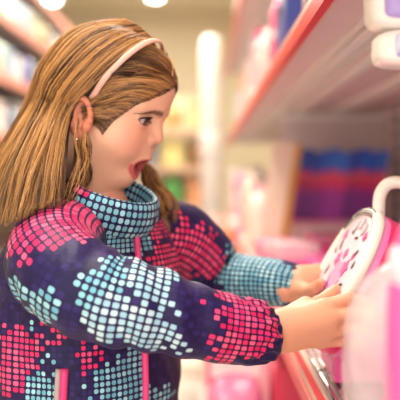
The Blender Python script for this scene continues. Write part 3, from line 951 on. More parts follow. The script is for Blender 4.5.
# ---------------------------------------------------------------- shelving on the right of the aisle
steel = mat('shelf_steel', (222, 202, 202), .42, spec=.4, scale=6, var=.05)
steel_lt = mat('shelf_lip', (250, 244, 240), .3, scale=8)
red = mat('red_rail', (222, 40, 34), .35, scale=20)
rail_f = mat('price_rail_face', (226, 196, 176), .4, scale=20)
chrome = mat('chrome_rod', (220, 220, 214), .16, metal=1)
darkgap = mat('dark_gap', (44, 36, 40), .7)
EX = .15                    # front edge
ZU, ZL, ZT, ZB = H+.249, H-.290, H+.755, .13
SX1 = .70
Y0, Y1 = .30, 6.1
def at_box(par, name, d, m, bev=0, parent=None):
    q = par.location
    return box(name, (d[0]-q.x, d[1]-q.x, d[2]-q.y, d[3]-q.y, d[4]-q.z, d[5]-q.z), m, parent or par, bev)
frame = empty('shelving_frame', (SX1, 3.2, 0), 'mauve grey back panel and slotted uprights carrying the right hand shelves', 'shelving')
at_box(frame, 'back_panel', (SX1, SX1+.02, Y0, Y1, 0, 2.15), steel)
for y in (1.72, 2.92, 4.4, 5.8):
    up = at_box(frame, 'upright', (SX1-.045, SX1, y, y+.05, 0, 2.15), steel)
    for k in range(24):
        z = ZL+.12+k*.05
        if z < 2.0: at_box(frame, 'slot', (SX1-.034, SX1-.020, y-.0015, y+.001, z, z+.03), darkgap, 0, up)
def shelf(z, label, y0=Y0, y1=Y1, x0=EX):
    s = empty('shelf', (.42, 3.2, z), label, 'shelf')
    b_ = at_box(s, 'shelf_board', (x0+.012, SX1-.046, y0, y1, z-.014, z), steel)
    # folded lips that run along the underside
    for x, w in ((.232, .004), (.248, .020), (.276, .003), (.286, .003), (.318, .012), (.338, .003), (.45, .05)):
        at_box(s, 'stiffener', (x, x+w, y0, y1, z-.026, z-.0142), steel_lt, .002, b_)
    r = at_box(s, 'price_rail', (x0-.004, x0+.012, y0, y1, z-.034, z), rail_f, .002)
    at_box(s, 'red_strip', (x0-.008, x0-.0042, y0, y1, z-.0355, z-.014), red, .001, r)
    at_box(s, 'red_edge', (x0-.008, x0+.004, y0, y1, z-.0395, z-.0356), red, 0, r)
    at_box(s, 'red_lip', (x0-.0041, x0+.006, y0, y1, z-.0016, z+.0002), red, 0, r)
    return s
shelf(ZU, 'right hand shelf above eye level with a bright red rail and ribbed underside')
shelf(ZT, 'topmost right hand shelf with a red rail, high above the girl')
shelf(ZL, 'right hand lower shelf with a red rail below the held case')
base = empty('base_shelf', (.3, 3.9, 0), 'low base shelf of the right hand shelving, stacked with pink packs', 'shelf')
at_box(base, 'base_deck', (-.02, SX1-.046, 1.75, Y1, ZB-.02, ZB), steel)
at_box(base, 'kick_plate', (.02, .04, 1.75, Y1, 0, ZB-.02), darkgap)
div = empty('divider_panel', (.46, 3.03, ZL), 'mauve grey steel panel closing the bay behind the blue and purple books', 'panel')
at_box(div, 'panel', (.275, SX1-.047, 3.02, 3.045, ZL+.0005, ZU-.027), steel)
at_box(div, 'top_flange', (.275, SX1-.047, 3.00, 3.02, ZU-.045, ZU-.027), steel_lt)
# chrome guard rods that lie along the lower shelf
rods = empty('wire_guard', (.2, 1.2, ZL), 'chrome wire guard lying along the lower shelf edge', 'shelf guard')
for x, z, r in ((.166, .005, .0035), (.178, .005, .003), (.192, .006, .0045), (.207, .005, .003), (.222, .006, .0045), (.240, .005, .0035)):
    tube('rod', [(x-.2, -.36, z+.0005), (x-.2, .1, z+.0005), (x-.2, .6, z+.0005)], r, chrome, rods, 8)
for y in (-.30, 0, .35):
    tube('cross_wire', [(-.036, y, .0105), (.0, y, .0118), (.042, y, .0105)], .002, chrome, rods, 6)
# clear divider at the front of the upper shelf
dv = empty('shelf_divider', (EX+.03, 1.42, ZU), 'clear acrylic divider standing on the upper shelf by the red rail', 'divider')
acr = mat('acrylic', (236, 246, 240), .06, trans=.9, alpha=.75)
box('pane', (-.012, .26, -.0015, .0015, .001, .16), acr, dv)
tube('wire_frame', [(-.012, 0, .004), (-.012, 0, .10), (-.010, 0, .16), (.03, 0, .164), (.26, 0, .164)], .0028, chrome, dv, 8)

# ---------------------------------------------------------------- product builders
def shade(c, k): return tuple(int(max(0, min(255, v*k))) for v in c)
WHITE = (238, 232, 226)
def carton(name, label, cat, loc, dims, col, panel=None, group=None, rotz=0, face='-x', window=True):
    """a printed box with a label panel and a round badge on the side towards the aisle, a lid flap on top"""
    w, d, h = dims
    o = empty(name, loc, label, cat, group, rotz)
    box('carton', (-w/2, w/2, -d/2, d/2, 0, h), cmat(col, .38, var=.1, scale=14), o, min(w, d, h)*.05)
    pc = panel or WHITE
    e = .0012
    if face == '-x':
        box('label_panel', (-w/2-e, -w/2+.001, -d*.36, d*.36, h*.14, h*.62), cmat(pc, .4, var=.1, scale=20), o)
        lathe('badge', [(h*.10, 0), (h*.10, .0016)], cmat(shade(col, .72), .4), o, 16, loc=(-w/2-.0006, 0, h*.80), rot=(0, -math.pi/2, 0))
    else:
        box('label_panel', (-w*.36, w*.36, -d/2-e, -d/2+.001, h*.14, h*.62), cmat(pc, .4, var=.1, scale=20), o)
        lathe('badge', [(min(h, w)*.10, 0), (min(h, w)*.10, .0016)], cmat(shade(col, .72), .4), o, 16, loc=(0, -d/2-.0006, h*.80), rot=(math.pi/2, 0, 0))
    box('lid_flap', (-w*.47, w*.47, -d*.47, d*.47, h, h+.0016), cmat(shade(col, .9), .4), o)
    return o
def bottle(name, label, cat, loc, r, h, col, cap, group=None):
    o = empty(name, loc, label, cat, group)
    lathe('bottle_body', [(r*.9, 0), (r, h*.03), (r, h*.62), (r*.82, h*.74), (r*.38, h*.84), (r*.36, h*.88)], cmat(col, .22, var=.05), o, 24)
    lathe('cap', [(r*.44, h*.88), (r*.46, h*.90), (r*.44, h), (r*.30, h+.004)], cmat(cap, .35), o, 20)
    lathe('label_band', [(r+.0008, h*.16), (r+.0012, h*.18), (r+.0012, h*.52), (r+.0008, h*.54)], cmat(shade(col, .86), .45), o, 24)
    return o
def pouch(name, label, cat, loc, dims, col, band, group=None, rot=(0, 0, 0)):
    """soft packed bag lying or standing, with a crimped header and a printed band"""
    w, d, h = dims
    o = empty(name, loc, label, cat, group); o.rotation_euler = rot
    V, Fc = superell((0, 0, h*.46), (w/2, d/2, h*.46), .55, .6, 32, 20)
    V = np.array(V); V = V*(1+.03*wob(V, int(abs(loc[0]*1000+loc[1]*77)) % 1000, 40))[:, None]
    V[:, 2] = np.maximum(V[:, 2], 0)
    mesh_obj('bag', V, Fc, cmat(col, .26, var=.12, scale=18), o)
    box('header_card', (-w*.40, w*.40, -.003, .003, h*.90, h*1.06), cmat(band, .4), o, .001)
    V, Fc = superell((0, 0, h*.46), (w/2*1.012, d/2*1.012, h*.17), .5, .6, 32, 10)
    mesh_obj('printed_band', V, Fc, cmat(band, .35, var=.15, scale=25), o)
    return o
def plush(name, label, loc, s, col, group=None, rotz=0):
    o = empty(name, loc, label, 'soft toy', group, rotz)
    m = cmat(col, .9, var=.12, scale=60, bump=.6)
    def blob(n, c, r, mm=m):
        V, Fc = superell(np.array(c)*s, np.array(r)*s, 1, 1, 24, 16); return mesh_obj(n, V, Fc, mm, o)
    blob('belly', (0, 0, .36), (.30, .34, .36)); blob('head', (-.06, 0, .86), (.26, .29, .25))
    blob('muzzle', (-.29, 0, .80), (.11, .13, .10), cmat((246, 236, 222), .9)); blob('nose', (-.39, 0, .84), (.035, .045, .03), cmat((70, 44, 40), .5))
    for q in (1, -1):
        blob('ear', (-.02, .23*q, 1.07), (.07, .10, .11)); blob('arm', (-.16, .34*q, .48), (.11, .10, .22)); blob('leg', (-.30, .22*q, .12), (.22, .12, .12))
        blob('eye', (-.29, .10*q, .92), (.025, .028, .03), cmat((30, 22, 22), .2))
    return o

# ---- the case the girl holds ------------------------------------------------
CC = P(340, 276, 1.125)
tl, yw = math.radians(29), math.radians(4)
cn = np.array([-math.cos(yw)*math.cos(tl), -math.sin(yw)*math.cos(tl), math.sin(tl)])
ct = np.array([math.sin(yw), -math.cos(yw), 0])
cu = np.cross(ct, cn); cu = cu if cu[2] > 0 else -cu
case = empty('toy_case', CC-cu*.106, 'pink rounded toy case with white rim and handle held in both hands', 'toy case')
CO = np.array(case.location)
HW, HH = .090, .102
def case_pt(a, k, n):  # superellipse outline scaled by k, offset n along normal
    c, s = math.cos(a), math.sin(a); e = 2/2.5
    return CC+ct*HW*k*math.copysign(abs(c)**e, c)+cu*HH*k*math.copysign(abs(s)**e, s)+cn*n
def case_loft(name, prof, m, parent, n=72, a0=0, a1=2*math.pi, capf=True):
    full = abs(a1-a0-2*math.pi) < 1e-6
    A = np.linspace(a0, a1, n, endpoint=not full)
    V = [case_pt(a, k, d)-CO for k, d in prof for a in A]; Fc = []
    for i in range(len(prof)-1):
        for j in range(n if full else n-1):
            j2 = (j+1) % n; Fc.append((i*n+j, i*n+j2, (i+1)*n+j2, (i+1)*n+j))
    if full and capf: Fc += [tuple(range(n))[::-1], tuple((len(prof)-1)*n+j for j in range(n))]
    return mesh_obj(name, V, Fc, m, parent)
pinkp = mat('pink_plastic', (250, 128, 190), .22, spec=.5, coat=.3, sss=.1)
whitep = mat('white_plastic', (244, 238, 226), .25, coat=.3)
shell = case_loft('shell', [(.5, -.082), (.84, -.080), (.93, -.074), (.965, -.062), (.975, -.01), (.97, .0)], pinkp, case)
case_loft('inner_band', [(.978, -.030), (.982, -.028), (.982, -.016), (.978, -.014)], mat('hot_pink_band', (226, 40, 110), .3), shell, capf=False)
rim = case_loft('rim', [(.88, .004), (.90, .0095), (.95, .0105), (.985, .008), (1.0, .003), (1.0, -.002), (.98, -.005), (.94, -.005), (.94, .0), (.88, .001)], whitep, case, capf=False)
face = case_loft('face_plate', [(.30, -.001), (.90, -.001), (.93, .002), (.93, .004), (.89, .0062), (.5, .0070), (.30, .0072)], mat('printed_face', (248, 214, 224), .25, var=.06, scale=60), case)
# dark slits over the top of the rim
for k in (.905, .940, .975):
    for a0, a1 in ((70, 98), (101, 120), (123, 142)):
        tube('vent_slit', [case_pt(math.radians(a), k, .0098 if k < .97 else .0085) for a in np.linspace(a0, a1, 14)], .00105, mat('vent_dark', (70, 62, 44), .5), rim, 6, off=CO)
# handle: an upright loop over the top
hb = CC+cu*HH*.96-cn*.016
hd = np.array([.96, -.28, 0]); up_ = np.array([0, 0, 1.])
loop = [hb-hd*.008-up_*.012, hb-hd*.008+up_*.012, hb-hd*.006+up_*.032, hb+hd*.004+up_*.046, hb+hd*.022+up_*.048, hb+hd*.038+up_*.036, hb+hd*.042+up_*.010, hb+hd*.042-up_*.040]
loop, _ = catmull(np.array(loop), 50)
tube('handle', loop, .0085, whitep, case, 14, off=CO)
# printed picture: rosy blossoms, leaves and a violet scribble
def decal(name, x, y, pts, m, k=.0077):
    V = []
    for lift in (0, .0009):
        V += [CC+ct*(x+px)+cu*(y+py)+cn*(k+lift)-CO for px, py in pts]
    n = len(pts)
    Fc = [tuple(range(n))[::-1], tuple(range(n, 2*n))]+[(i, (i+1) % n, n+(i+1) % n, n+i) for i in range(n)]
    return mesh_obj(name, V, Fc, m, face, False)
def star(r, k=5, q=.55): return [(r*(1 if i % 2 == 0 else q)*math.cos(math.pi*i/k), r*(1 if i % 2 == 0 else q)*math.sin(math.pi*i/k)) for i in range(2*k)]
def leaf(l, w, a):
    c, s = math.cos(a), math.sin(a)
    return [(x*c-y*s, x*s+y*c) for x, y in ((-l, 0), (-l*.3, w), (l*.4, w*.8), (l, 0), (l*.4, -w*.8), (-l*.3, -w))]
mp = mat('print_rose', (240, 96, 160), .35); ml = mat('print_leaf', (70, 66, 58), .4); mv = mat('print_violet', (110, 60, 170), .4); ms = mat('print_silver', (206, 200, 206), .35)
decal('blossom', .004, -.006, star(.030, 6, .8), mat('print_pink', (250, 160, 196), .35), .0074)
for x, y, r in ((.030, .012, .014), (-.025, .020, .012), (.02, -.04, .013), (-.03, -.03, .012), (.0, .03, .009)): decal('blossom', x, y, star(r), mp)
for x, y, r in ((.045, .06, .008), (-.05, .055, .009), (.05, -.04, .009), (-.045, -.06, .008), (.015, -.075, .010), (-.02, -.072, .007), (.04, .03, .006)): decal('blossom', x, y, star(r), mp)
for x, y, l, w, a in ((.045, .035, .008, .0022, .8), (-.045, .04, .009, .0026, 2), (.05, -.01, .008, .002, .3), (-.05, .0, .008, .0022, 1.4), (.01, .055, .008, .002, .2), (-.02, .062, .007, .002, 2.6), (.04, -.05, .008, .002, 1.1), (-.06, -.02, .007, .002, .9), (-.058, .03, .006, .002, 2.2), (.06, .02, .006, .002, 1.5)): decal('leaf', x, y, leaf(l, w, a), ml)
decal('butterfly', -.012, -.018, star(.013, 4, .4), mv)
for x, y in ((.0, .078), (.022, .070), (-.022, .072)): decal('silver_dot', x, y, star(.010, 7, .9), ms)

# ---- the wrapped toy right in front of the lens ----------------------------------------
fb = (.262, .735, ZL)
fg = empty('wrapped_toy', fb, 'big pink toy in a milky clear plastic bubble pack on the lower shelf front', 'toy pack')
film = bpy.data.materials.new('milky_film'); N, L, b = nodes(film)
b.inputs['Base Color'].default_value = lin((240, 236, 236))+(1,); b.inputs['Roughness'].default_value = .18
tr = N.new('ShaderNodeBsdfTransparent'); mxs = N.new('ShaderNodeMixShader')
tcn = N.new('ShaderNodeTexCoord'); nz = N.new('ShaderNodeTexNoise'); nz.inputs['Scale'].default_value = 14
L.new(tcn.outputs['Object'], nz.inputs['Vector'])
mr = N.new('ShaderNodeMapRange'); mr.inputs['From Min'].default_value = .3; mr.inputs['From Max'].default_value = .7; mr.inputs['To Min'].default_value = .22; mr.inputs['To Max'].default_value = .55
L.new(nz.outputs['Fac'], mr.inputs['Value']); L.new(mr.outputs['Result'], mxs.inputs['Fac'])
L.new(tr.outputs[0], mxs.inputs[1]); L.new(b.outputs[0], mxs.inputs[2]); L.new(mxs.outputs[0], N['Material Output'].inputs['Surface'])
V, Fc = superell((0, 0, .116), (.140, .062, .116), .7, .6, 56, 36)
V = np.array(V); V[:, 2] -= V[:, 2].min()-.0005
V = V*(1+.010*wob(V, 77, 55))[:, None]; V[:, 2] = np.maximum(V[:, 2], .0005)
mesh_obj('bubble', V, Fc, film, fg)
V, Fc = superell((-.045, .006, .125), (.062, .030, .042), .8, .8, 32, 20); mesh_obj('pink_body', V, Fc, cmat((250, 96, 176), .3), fg)
V, Fc = superell((-.05, .0, .052), (.056, .034, .034), .7, .7, 32, 20); mesh_obj('pale_body', V, Fc, cmat((244, 206, 222), .35), fg)
box('backing_card', (-.085, .11, .040, .043, .012, .165), cmat((250, 200, 222), .4), fg)

pk = pouch('toy_pouch', 'bright pink pouch standing in front of the bubble pack, nearest the lens', 'pouch', (.207, .600, ZL), (.150, .080, .305), (250, 104, 184), (252, 218, 232))
for c in pk.children:
    if c.name.startswith('printed_band'): c.scale = (.972, .972, .55); c.location.z = .305*(.72-.46*.55)
    if c.name.startswith('header_card'): c.data.materials[0] = cmat((250, 120, 190), .4)

# ---- lavender and white toy on a clip strip hung from the upper rail ----------------------
lt = empty('hanging_toy', (.222, .86, H+.19), 'white and lavender plastic toy hanging under the upper shelf near the lens', 'toy')
lav = cmat((178, 160, 226), .25); lavl = cmat((214, 222, 244), .25); wp_ = cmat((246, 242, 236), .25)
def lump(n, c, r, m, par, e=.45):
    V, Fc = superell(c, r, e, e, 40, 24); return mesh_obj(n, V, Fc, m, par)
a = lump('upper_shell', (0, 0, -.008), (.056, .036, .034), wp_, lt); lump('lavender_inlay', (.004, -.008, -.012), (.049, .034, .022), lav, a, .3); lump('pale_inlay', (.008, -.012, .004), (.046, .034, .016), lavl, a, .3)
a = lump('lower_shell', (.004, 0, -.060), (.052, .032, .0185), wp_, lt); lump('lavender_inlay', (.012, -.008, -.059), (.046, .030, .0125), lavl, a, .3); lump('lavender_foot', (.012, -.012, -.066), (.044, .027, .006), lav, a, .3)
tube('hanging_loop', [(-.056, 0, .042), (-.050, 0, .036), (-.040, 0, .026), (-.030, 0, .018)], .0022, chrome, lt, 8)

# ---- products: upper shelf -----------------------------------------------------------
pinks = [(246, 110, 170), (250, 160, 196), (236, 70, 140), (252, 196, 214)]
g = 'packs on the upper right shelf'
carton('toy_box', 'narrow deep blue toy box on the upper shelf behind the clear divider', 'box', (.216, 1.77, ZU), (.11, .22, .13), (40, 52, 130), (60, 70, 160), g)
pouch('toy_pouch', 'hot pink pouch with white band beside the deep blue box', 'pouch', (.222, 2.14, ZU), (.11, .22, .23), (240, 96, 150), (248, 214, 224), g)
carton('toy_box', 'tall violet toy box at the rear of the upper shelf beside the blue box', 'box', (.40, 1.76, ZU), (.10, .12, .26), (120, 70, 150), (200, 160, 210), g)
plush('plush_bear', 'white plush bear sitting on the upper shelf beyond the white bottle', (.230, 2.72, ZU), .16, (246, 240, 236), g)
bottle('lotion_bottle', 'white round bottle with pale pink cap on the upper shelf', 'bottle', (.208, 2.42, ZU), .045, .23, (244, 240, 238), (248, 200, 210), g)
pouch('toy_pouch', 'pale rose pouch on the upper shelf beyond the white bear', 'pouch', (.22, 2.96, ZU), (.10, .13, .26), (244, 200, 206), (240, 120, 160), g)
carton('toy_box', 'grey mauve box on the upper shelf beyond the pale rose pouch', 'box', (.25, 3.32, ZU), (.14, .18, .30), (176, 160, 166), (206, 190, 196), g)
carton('toy_box', 'cream box on the upper shelf beyond the grey mauve box', 'box', (.25, 3.70, ZU), (.14, .20, .26), (220, 204, 190), (236, 216, 206), g)
carton('toy_box', 'salmon box on the upper shelf near its far end', 'box', (.25, 4.15, ZU), (.14, .22, .24), (232, 150, 130), (240, 210, 200), g)
carton('toy_box', 'pale blue box on the upper shelf at its far end', 'box', (.25, 4.7, ZU), (.14, .24, .22), (190, 206, 220), (230, 230, 236), g)
g = 'boxes on the topmost right shelf'
for i, (y, c, h, lb) in enumerate([(2.9, (190, 170, 176), .34, 'dusty mauve box nearest the lens on the topmost shelf'), (3.5, (206, 190, 180), .3, 'beige box on the topmost shelf beyond the dusty mauve one'),
                                   (4.1, (180, 164, 170), .36, 'mid grey box on the topmost shelf beyond the beige one'), (4.8, (220, 196, 186), .3, 'pale peach box at the far end of the topmost shelf')]):
    carton('storage_box', lb, 'box', (.28, y, ZT), (.2, .34, h), c, shade(c, 1.1), g)

# ---- books standing at the back of the lower shelf -------------------------------------
bk_y, bk_z = 2.80, ZL+.145
crate = empty('display_crate', (.405, 2.83, ZL), 'white crate under the row of blue and purple books', 'crate')
box('crate_body', (-.185, .185, -.13, .13, 0, .135), cmat((236, 214, 220), .5), crate, .006)
box('crate_lip', (-.190, .190, -.135, .135, .135, .1445), cmat((244, 150, 190), .5), crate, .002)
bw = .0315; n_b = 11
ordn = ['leftmost', 'second', 'third', 'fourth', 'fifth', 'sixth', 'seventh', 'eighth', 'ninth', 'tenth', 'rightmost']
def book_mat(nm, blue, mid, low):
    m = bpy.data.materials.new(nm); N, L, b = nodes(m)
    tc = N.new('ShaderNodeTexCoord'); s = N.new('ShaderNodeSeparateXYZ'); L.new(tc.outputs['Generated'], s.inputs[0])
    r = N.new('ShaderNodeValToRGB'); e = r.color_ramp.elements
    e[0].position = 0; e[0].color = lin(low)+(1,); e[1].position = 1; e[1].color = lin(blue)+(1,)
    for p, c in ((.36, low), (.52, mid), (.66, mid), (.74, blue)):
        x = e.new(p); x.color = lin(c)+(1,)
    L.new(s.outputs['Z'], r.inputs[0]); L.new(r.outputs[0], b.inputs['Base Color']); b.inputs['Roughness'].default_value = .35
    return m
bms = [book_mat('book_cover_a', (28, 92, 214), (222, 24, 98), (146, 30, 164)), book_mat('book_cover_b', (20, 66, 186), (196, 20, 98), (120, 26, 148)), book_mat('book_cover_c', (48, 116, 226), (240, 44, 112), (176, 50, 184))]
paper = cmat((236, 230, 220), .8)
for i in range(n_b):
    x = .228+bw*(i+.5)
    hh = .225+.006*((i*7) % 3)
    o = empty('book', (x, 2.83, bk_z), '%s %s standing on the white crate under the upper shelf' % (ordn[i]+(' from left' if 0 < i < n_b-1 else ''), 'blue and purple book'), 'book', 'blue and purple books on the crate')
    o.rotation_euler = (0, math.radians(9), 0)
    me = box('cover', (-bw*.46, bw*.46, -.085, .085, 0, hh), bms[(i*2+i//3) % 3], o, .003)
    box('pages', (-bw*.36, bw*.36, -.078, .082, hh, hh+.0012), paper, o)
    box('spine_label', (-bw*.34, bw*.34, -.0862, -.0845, hh*.60, hh*.64), cmat((230, 120, 150), .4), o)
# leaning board beside them
lb_ = empty('leaning_panel', (.202, 2.62, ZL), 'cream board with a golden edge leaning beside the purple books', 'board')
bm = bmesh.new(); add_box(bm, -.05, .02, -.006, .006, 0, .40, .003)
o = bm_obj('board', bm, cmat((238, 216, 196), .5), lb_); o.rotation_euler = (0, math.radians(9), 0)
bm = bmesh.new(); add_box(bm, .0203, .043, -.012, .012, 0, .40, .003)
o = bm_obj('golden_edge', bm, cmat((206, 150, 70), .4), lb_); o.rotation_euler = (0, math.radians(9), 0)

# ---- pink packs lying on the lower shelf -------------------------------------------------
g = 'pink packs lying on the lower shelf'
def lying(nm, lab, loc, dims, c, p, rz=0, cat='pack'): return carton(nm, lab, cat, loc, dims, c, p, g, rz, '-x')
lying('toy_pack', 'flat hot pink pack on the lower shelf behind the far hand', (.215, 2.08, ZL), (.12, .26, .085), (240, 84, 160), (244, 70, 150))
lying('toy_pack', 'magenta pack lying on the lower shelf between the case and the books', (.34, 2.20, ZL), (.12, .22, .10), (232, 50, 130), (250, 120, 180))
lying('toy_pack', 'pale pink pack lying on top of the flat hot pink pack', (.215, 2.10, ZL+.087), (.10, .16, .035), (250, 206, 216), (250, 190, 210), .2)
lying('toy_pack', 'rosy pack on the lower shelf in front of the cream board', (.215, 2.42, ZL), (.12, .24, .10), (246, 120, 176), (250, 180, 206))
lying('toy_pack', 'pink pack on the lower shelf in front of the crate', (.39, 2.52, ZL), (.16, .20, .115), (248, 150, 190), (250, 206, 220))
lying('toy_pack', 'candy pink pack on the lower shelf just behind the held case', (.30, 1.80, ZL), (.14, .24, .11), (246, 100, 176), (250, 160, 206))
lying('toy_pack', 'soft pink pack low on the shelf beneath the held case', (.238, 1.18, ZL+.0140), (.13, .14, .040), (244, 90, 170), (250, 150, 200))
# ---- cream and pastel goods further along ------------------------------------------------
g = 'pastel goods further along the right shelving'
far_goods = [
    ('pouch', 'cream pouch on the lower shelf just beyond the cream board', (.21, 3.09, ZL), (.11, .20, .25), (246, 226, 214), (244, 190, 196)),
    ('plush', 'cream plush bear on the lower shelf beyond the cream pouch', (.27, 3.36, ZL), .24, (248, 232, 220)),
    ('pouch', 'pale peach pouch standing beyond the cream bear', (.21, 3.65, ZL), (.11, .24, .30), (250, 214, 196), (250, 240, 230)),
    ('carton', 'lilac box on the lower shelf beyond the pale peach pouch', (.21, 4.0, ZL), (.11, .20, .30), (196, 150, 206), (240, 206, 226)),
    ('plush', 'ivory plush bear sitting on the lower shelf beyond the lilac box', (.28, 4.4, ZL), .30, (250, 240, 230)),
    ('pouch', 'pale pink pouch on the lower shelf near its far end', (.21, 4.9, ZL), (.11, .26, .32), (250, 206, 210), (250, 236, 230)),
    ('carton', 'off-white box at the far end of the lower shelf', (.22, 5.45, ZL), (.13, .3, .34), (244, 230, 216), (250, 214, 206))]
base_goods = [
    ('pouch', 'pink pouch with white band nearest the lens on the base deck', (.07, 1.92, ZB), (.14, .20, .43), (244, 130, 170), (250, 226, 230)),
    ('carton', 'crimson box on the base deck under the red price rail', (.215, 1.95, ZB), (.12, .18, .42), (214, 40, 80), (250, 130, 160)),
    ('pouch', 'pale pink pouch on the base deck behind the crimson box', (.14, 2.2, ZB), (.16, .2, .44), (250, 190, 206), (240, 90, 140)),
    ('carton', 'hot pink box on the base deck beyond the pale pink pouch', (.08, 2.48, ZB), (.15, .22, .43), (242, 90, 150), (252, 220, 226)),
    ('pouch', 'white pouch on the base deck beyond the hot pink box', (.08, 2.8, ZB), (.15, .22, .44), (246, 232, 230), (246, 150, 180)),
    ('carton', 'peach box on the base deck beyond the white pouch', (.08, 3.15, ZB), (.16, .26, .50), (250, 206, 186), (250, 236, 226)),
    ('plush', 'ivory plush bear on the base deck beyond the peach box', (.07, 3.6, ZB), .40, (250, 236, 222)),
    ('carton', 'orange box on the base deck beyond the ivory bear', (.05, 4.15, ZB), (.16, .26, .58), (248, 150, 90), (250, 206, 160)),
    ('pouch', 'cream pouch on the base deck beyond the orange box', (.04, 4.6, ZB), (.16, .3, .60), (250, 238, 224), (250, 206, 196)),
    ('plush', 'pale pink plush bear on the base deck at its far end', (.07, 5.2, ZB), .42, (250, 216, 212))]
for it in far_goods+base_goods:
    k, lbl, loc = it[:3]
    if k == 'pouch': pouch('gift_pouch', lbl, 'pouch', loc, it[3], it[4], it[5], g)
    elif k == 'carton': carton('gift_box', lbl, 'box', loc, it[3], it[4], it[5], g)
    else: plush('plush_bear', lbl, loc, it[3], it[4], g)

# ---------------------------------------------------------------- display stand at the end of the aisle
DY = 7.0
st = empty('display_stand', (-.27, DY, 0), 'cream display stand with coloured goods at the end of the aisle', 'display stand')
stm = cmat((226, 214, 190), .6)
box('back_board', (-.36, .36, .20, .23, 0, 1.66), stm, st)
for x in (-.36, .34): box('side_post', (x, x+.02, .17, .20, 0, 1.66), stm, st)
g = 'goods on the display stand at the aisle end'
tier_names = {.10: 'lowest', .42: 'second lowest', .74: 'middle', 1.06: 'second highest', 1.38: 'highest'}
cols = {1.38: [('golden', (230, 196, 136)), ('orange', (236, 176, 116)), ('amber', (226, 182, 130))], 1.06: [('pale blue', (176, 190, 214)), ('lemon', (226, 212, 140)), ('brown', (190, 140, 90))],
        .74: [('cream', (244, 232, 210)), ('lime green', (120, 214, 120)), ('orange', (228, 160, 110))], .42: [('pale peach', (248, 214, 190)), ('yellow', (230, 208, 136)), ('coral', (250, 140, 100))], .10: [('white', (246, 238, 230)), ('pink', (246, 160, 180)), ('orange', (246, 150, 80))]}
for z, row in cols.items():
    tr_ = empty('display_tier', (-.27, DY, z), '%s cream tier of the display stand at the aisle end' % tier_names[z], 'shelf')
    box('tier_board', (-.335, .335, -.14, .168, -.02 if z > .2 else -.0995, -.0005), stm, tr_, .004)
    box('tier_lip', (-.335, .335, -.15, -.141, -.045, -.0005), cmat((236, 200, 170), .5), tr_)
    for k, (cn_, c) in enumerate(row):
        x = -.27-.215+.215*k
        if (k+int(z*10)) % 2: carton('boxed_game', '%s box on the %s tier of the display stand' % (cn_, tier_names[z]), 'box', (x, DY, z), (.18, .16, .24), c, shade(c, 1.12), g, 0, '-y')
        else: bottle('drum_tub', '%s tub on the %s tier of the display stand' % (cn_, tier_names[z]), 'tub', (x, DY, z), .085, .23, c, shade(c, 1.1), g)
# tall white rounded column beside it
colm = empty('display_column', (.05, 6.55, 0), 'tall white rounded display column at the end of the right shelving', 'column')
lathe('shaft', [(.085, 0), (.085, 1.2), (.082, 1.7), (.080, 2.0), (.066, 2.06), (.03, 2.08)], cmat((250, 246, 240), .5), colm, 32)
lathe('foot', [(.125, .001), (.125, .04), (.09, .06)], cmat((240, 236, 230), .5), colm, 32)
lathe('collar_ring', [(.0865, 1.10), (.094, 1.12), (.094, 1.30), (.0865, 1.32)], cmat((250, 246, 242), .5), colm, 32)

# ---------------------------------------------------------------- shelving on the left of the aisle
LX = -1.0; LY0, LY1 = 2.6, 8.6
lu = empty('shelving_frame', (LX-.49, 5.6, 0), 'pale grey back panel and uprights of the left hand shelving', 'shelving')
lsteel = mat('left_steel', (190, 178, 172), .5); salmon = mat('salmon_rail', (232, 156, 136), .5)
at_box(lu, 'back_panel', (LX-.5, LX-.48, LY0, LY1, 0, 2.2), lsteel)
for y in (LY0, 4.1, 5.6, 7.1, LY1-.04): at_box(lu, 'upright', (LX-.48, LX-.44, y, y+.04, 0, 2.2), lsteel)
tiers = [.14, H-.42, H-.09, H+.22, H+.517, H+.82, H+1.10]
for z, w in zip(tiers, ('lowest', 'second lowest', 'third lowest', 'fourth lowest', 'third highest', 'second highest', 'highest')):
    q = empty('shelf', (LX-.24, 5.6, z), '%s shelf with a salmon edge on the left behind the girl' % w, 'shelf', 'left hand shelves')
    at_box(q, 'shelf_board', (LX-.439, LX-.012, LY0, LY1, z-.03, z), lsteel)
    at_box(q, 'price_rail', (LX-.012, LX, LY0, LY1, z-.05, z), salmon, .002)
tn = {2: 'fourth highest', 3: 'third highest', 4: 'second highest', 5: 'highest filled'}
pal = [('white', (240, 240, 236)), ('pale mint', (196, 220, 200)), ('ice blue', (196, 216, 228)), ('ivory', (238, 228, 212)), ('leaf green', (130, 170, 90)), ('grey blue', (140, 156, 176)), ('periwinkle', (130, 136, 196)), ('blush', (236, 200, 192)), ('sage', (170, 190, 160)), ('charcoal', (84, 78, 84)), ('sky', (170, 200, 226)), ('butter', (236, 222, 170))]
seq = {5: [0, 3, 8, 0, 2, 7, 1, 11, 5, 0, 3], 4: [2, 0, 1, 10, 0, 6, 8, 3, 7, 1, 9], 3: [4, 1, 0, 5, 2, 11, 3, 0, 7, 10, 8], 2: [0, 2, 3, 1, 7, 8, 0, 5, 10, 11, 6]}
rk = ['nearest', 'second nearest', 'third nearest', 'fourth nearest', 'fifth nearest', 'sixth nearest', 'seventh nearest', 'eighth nearest', 'ninth nearest', 'tenth nearest', 'eleventh nearest']
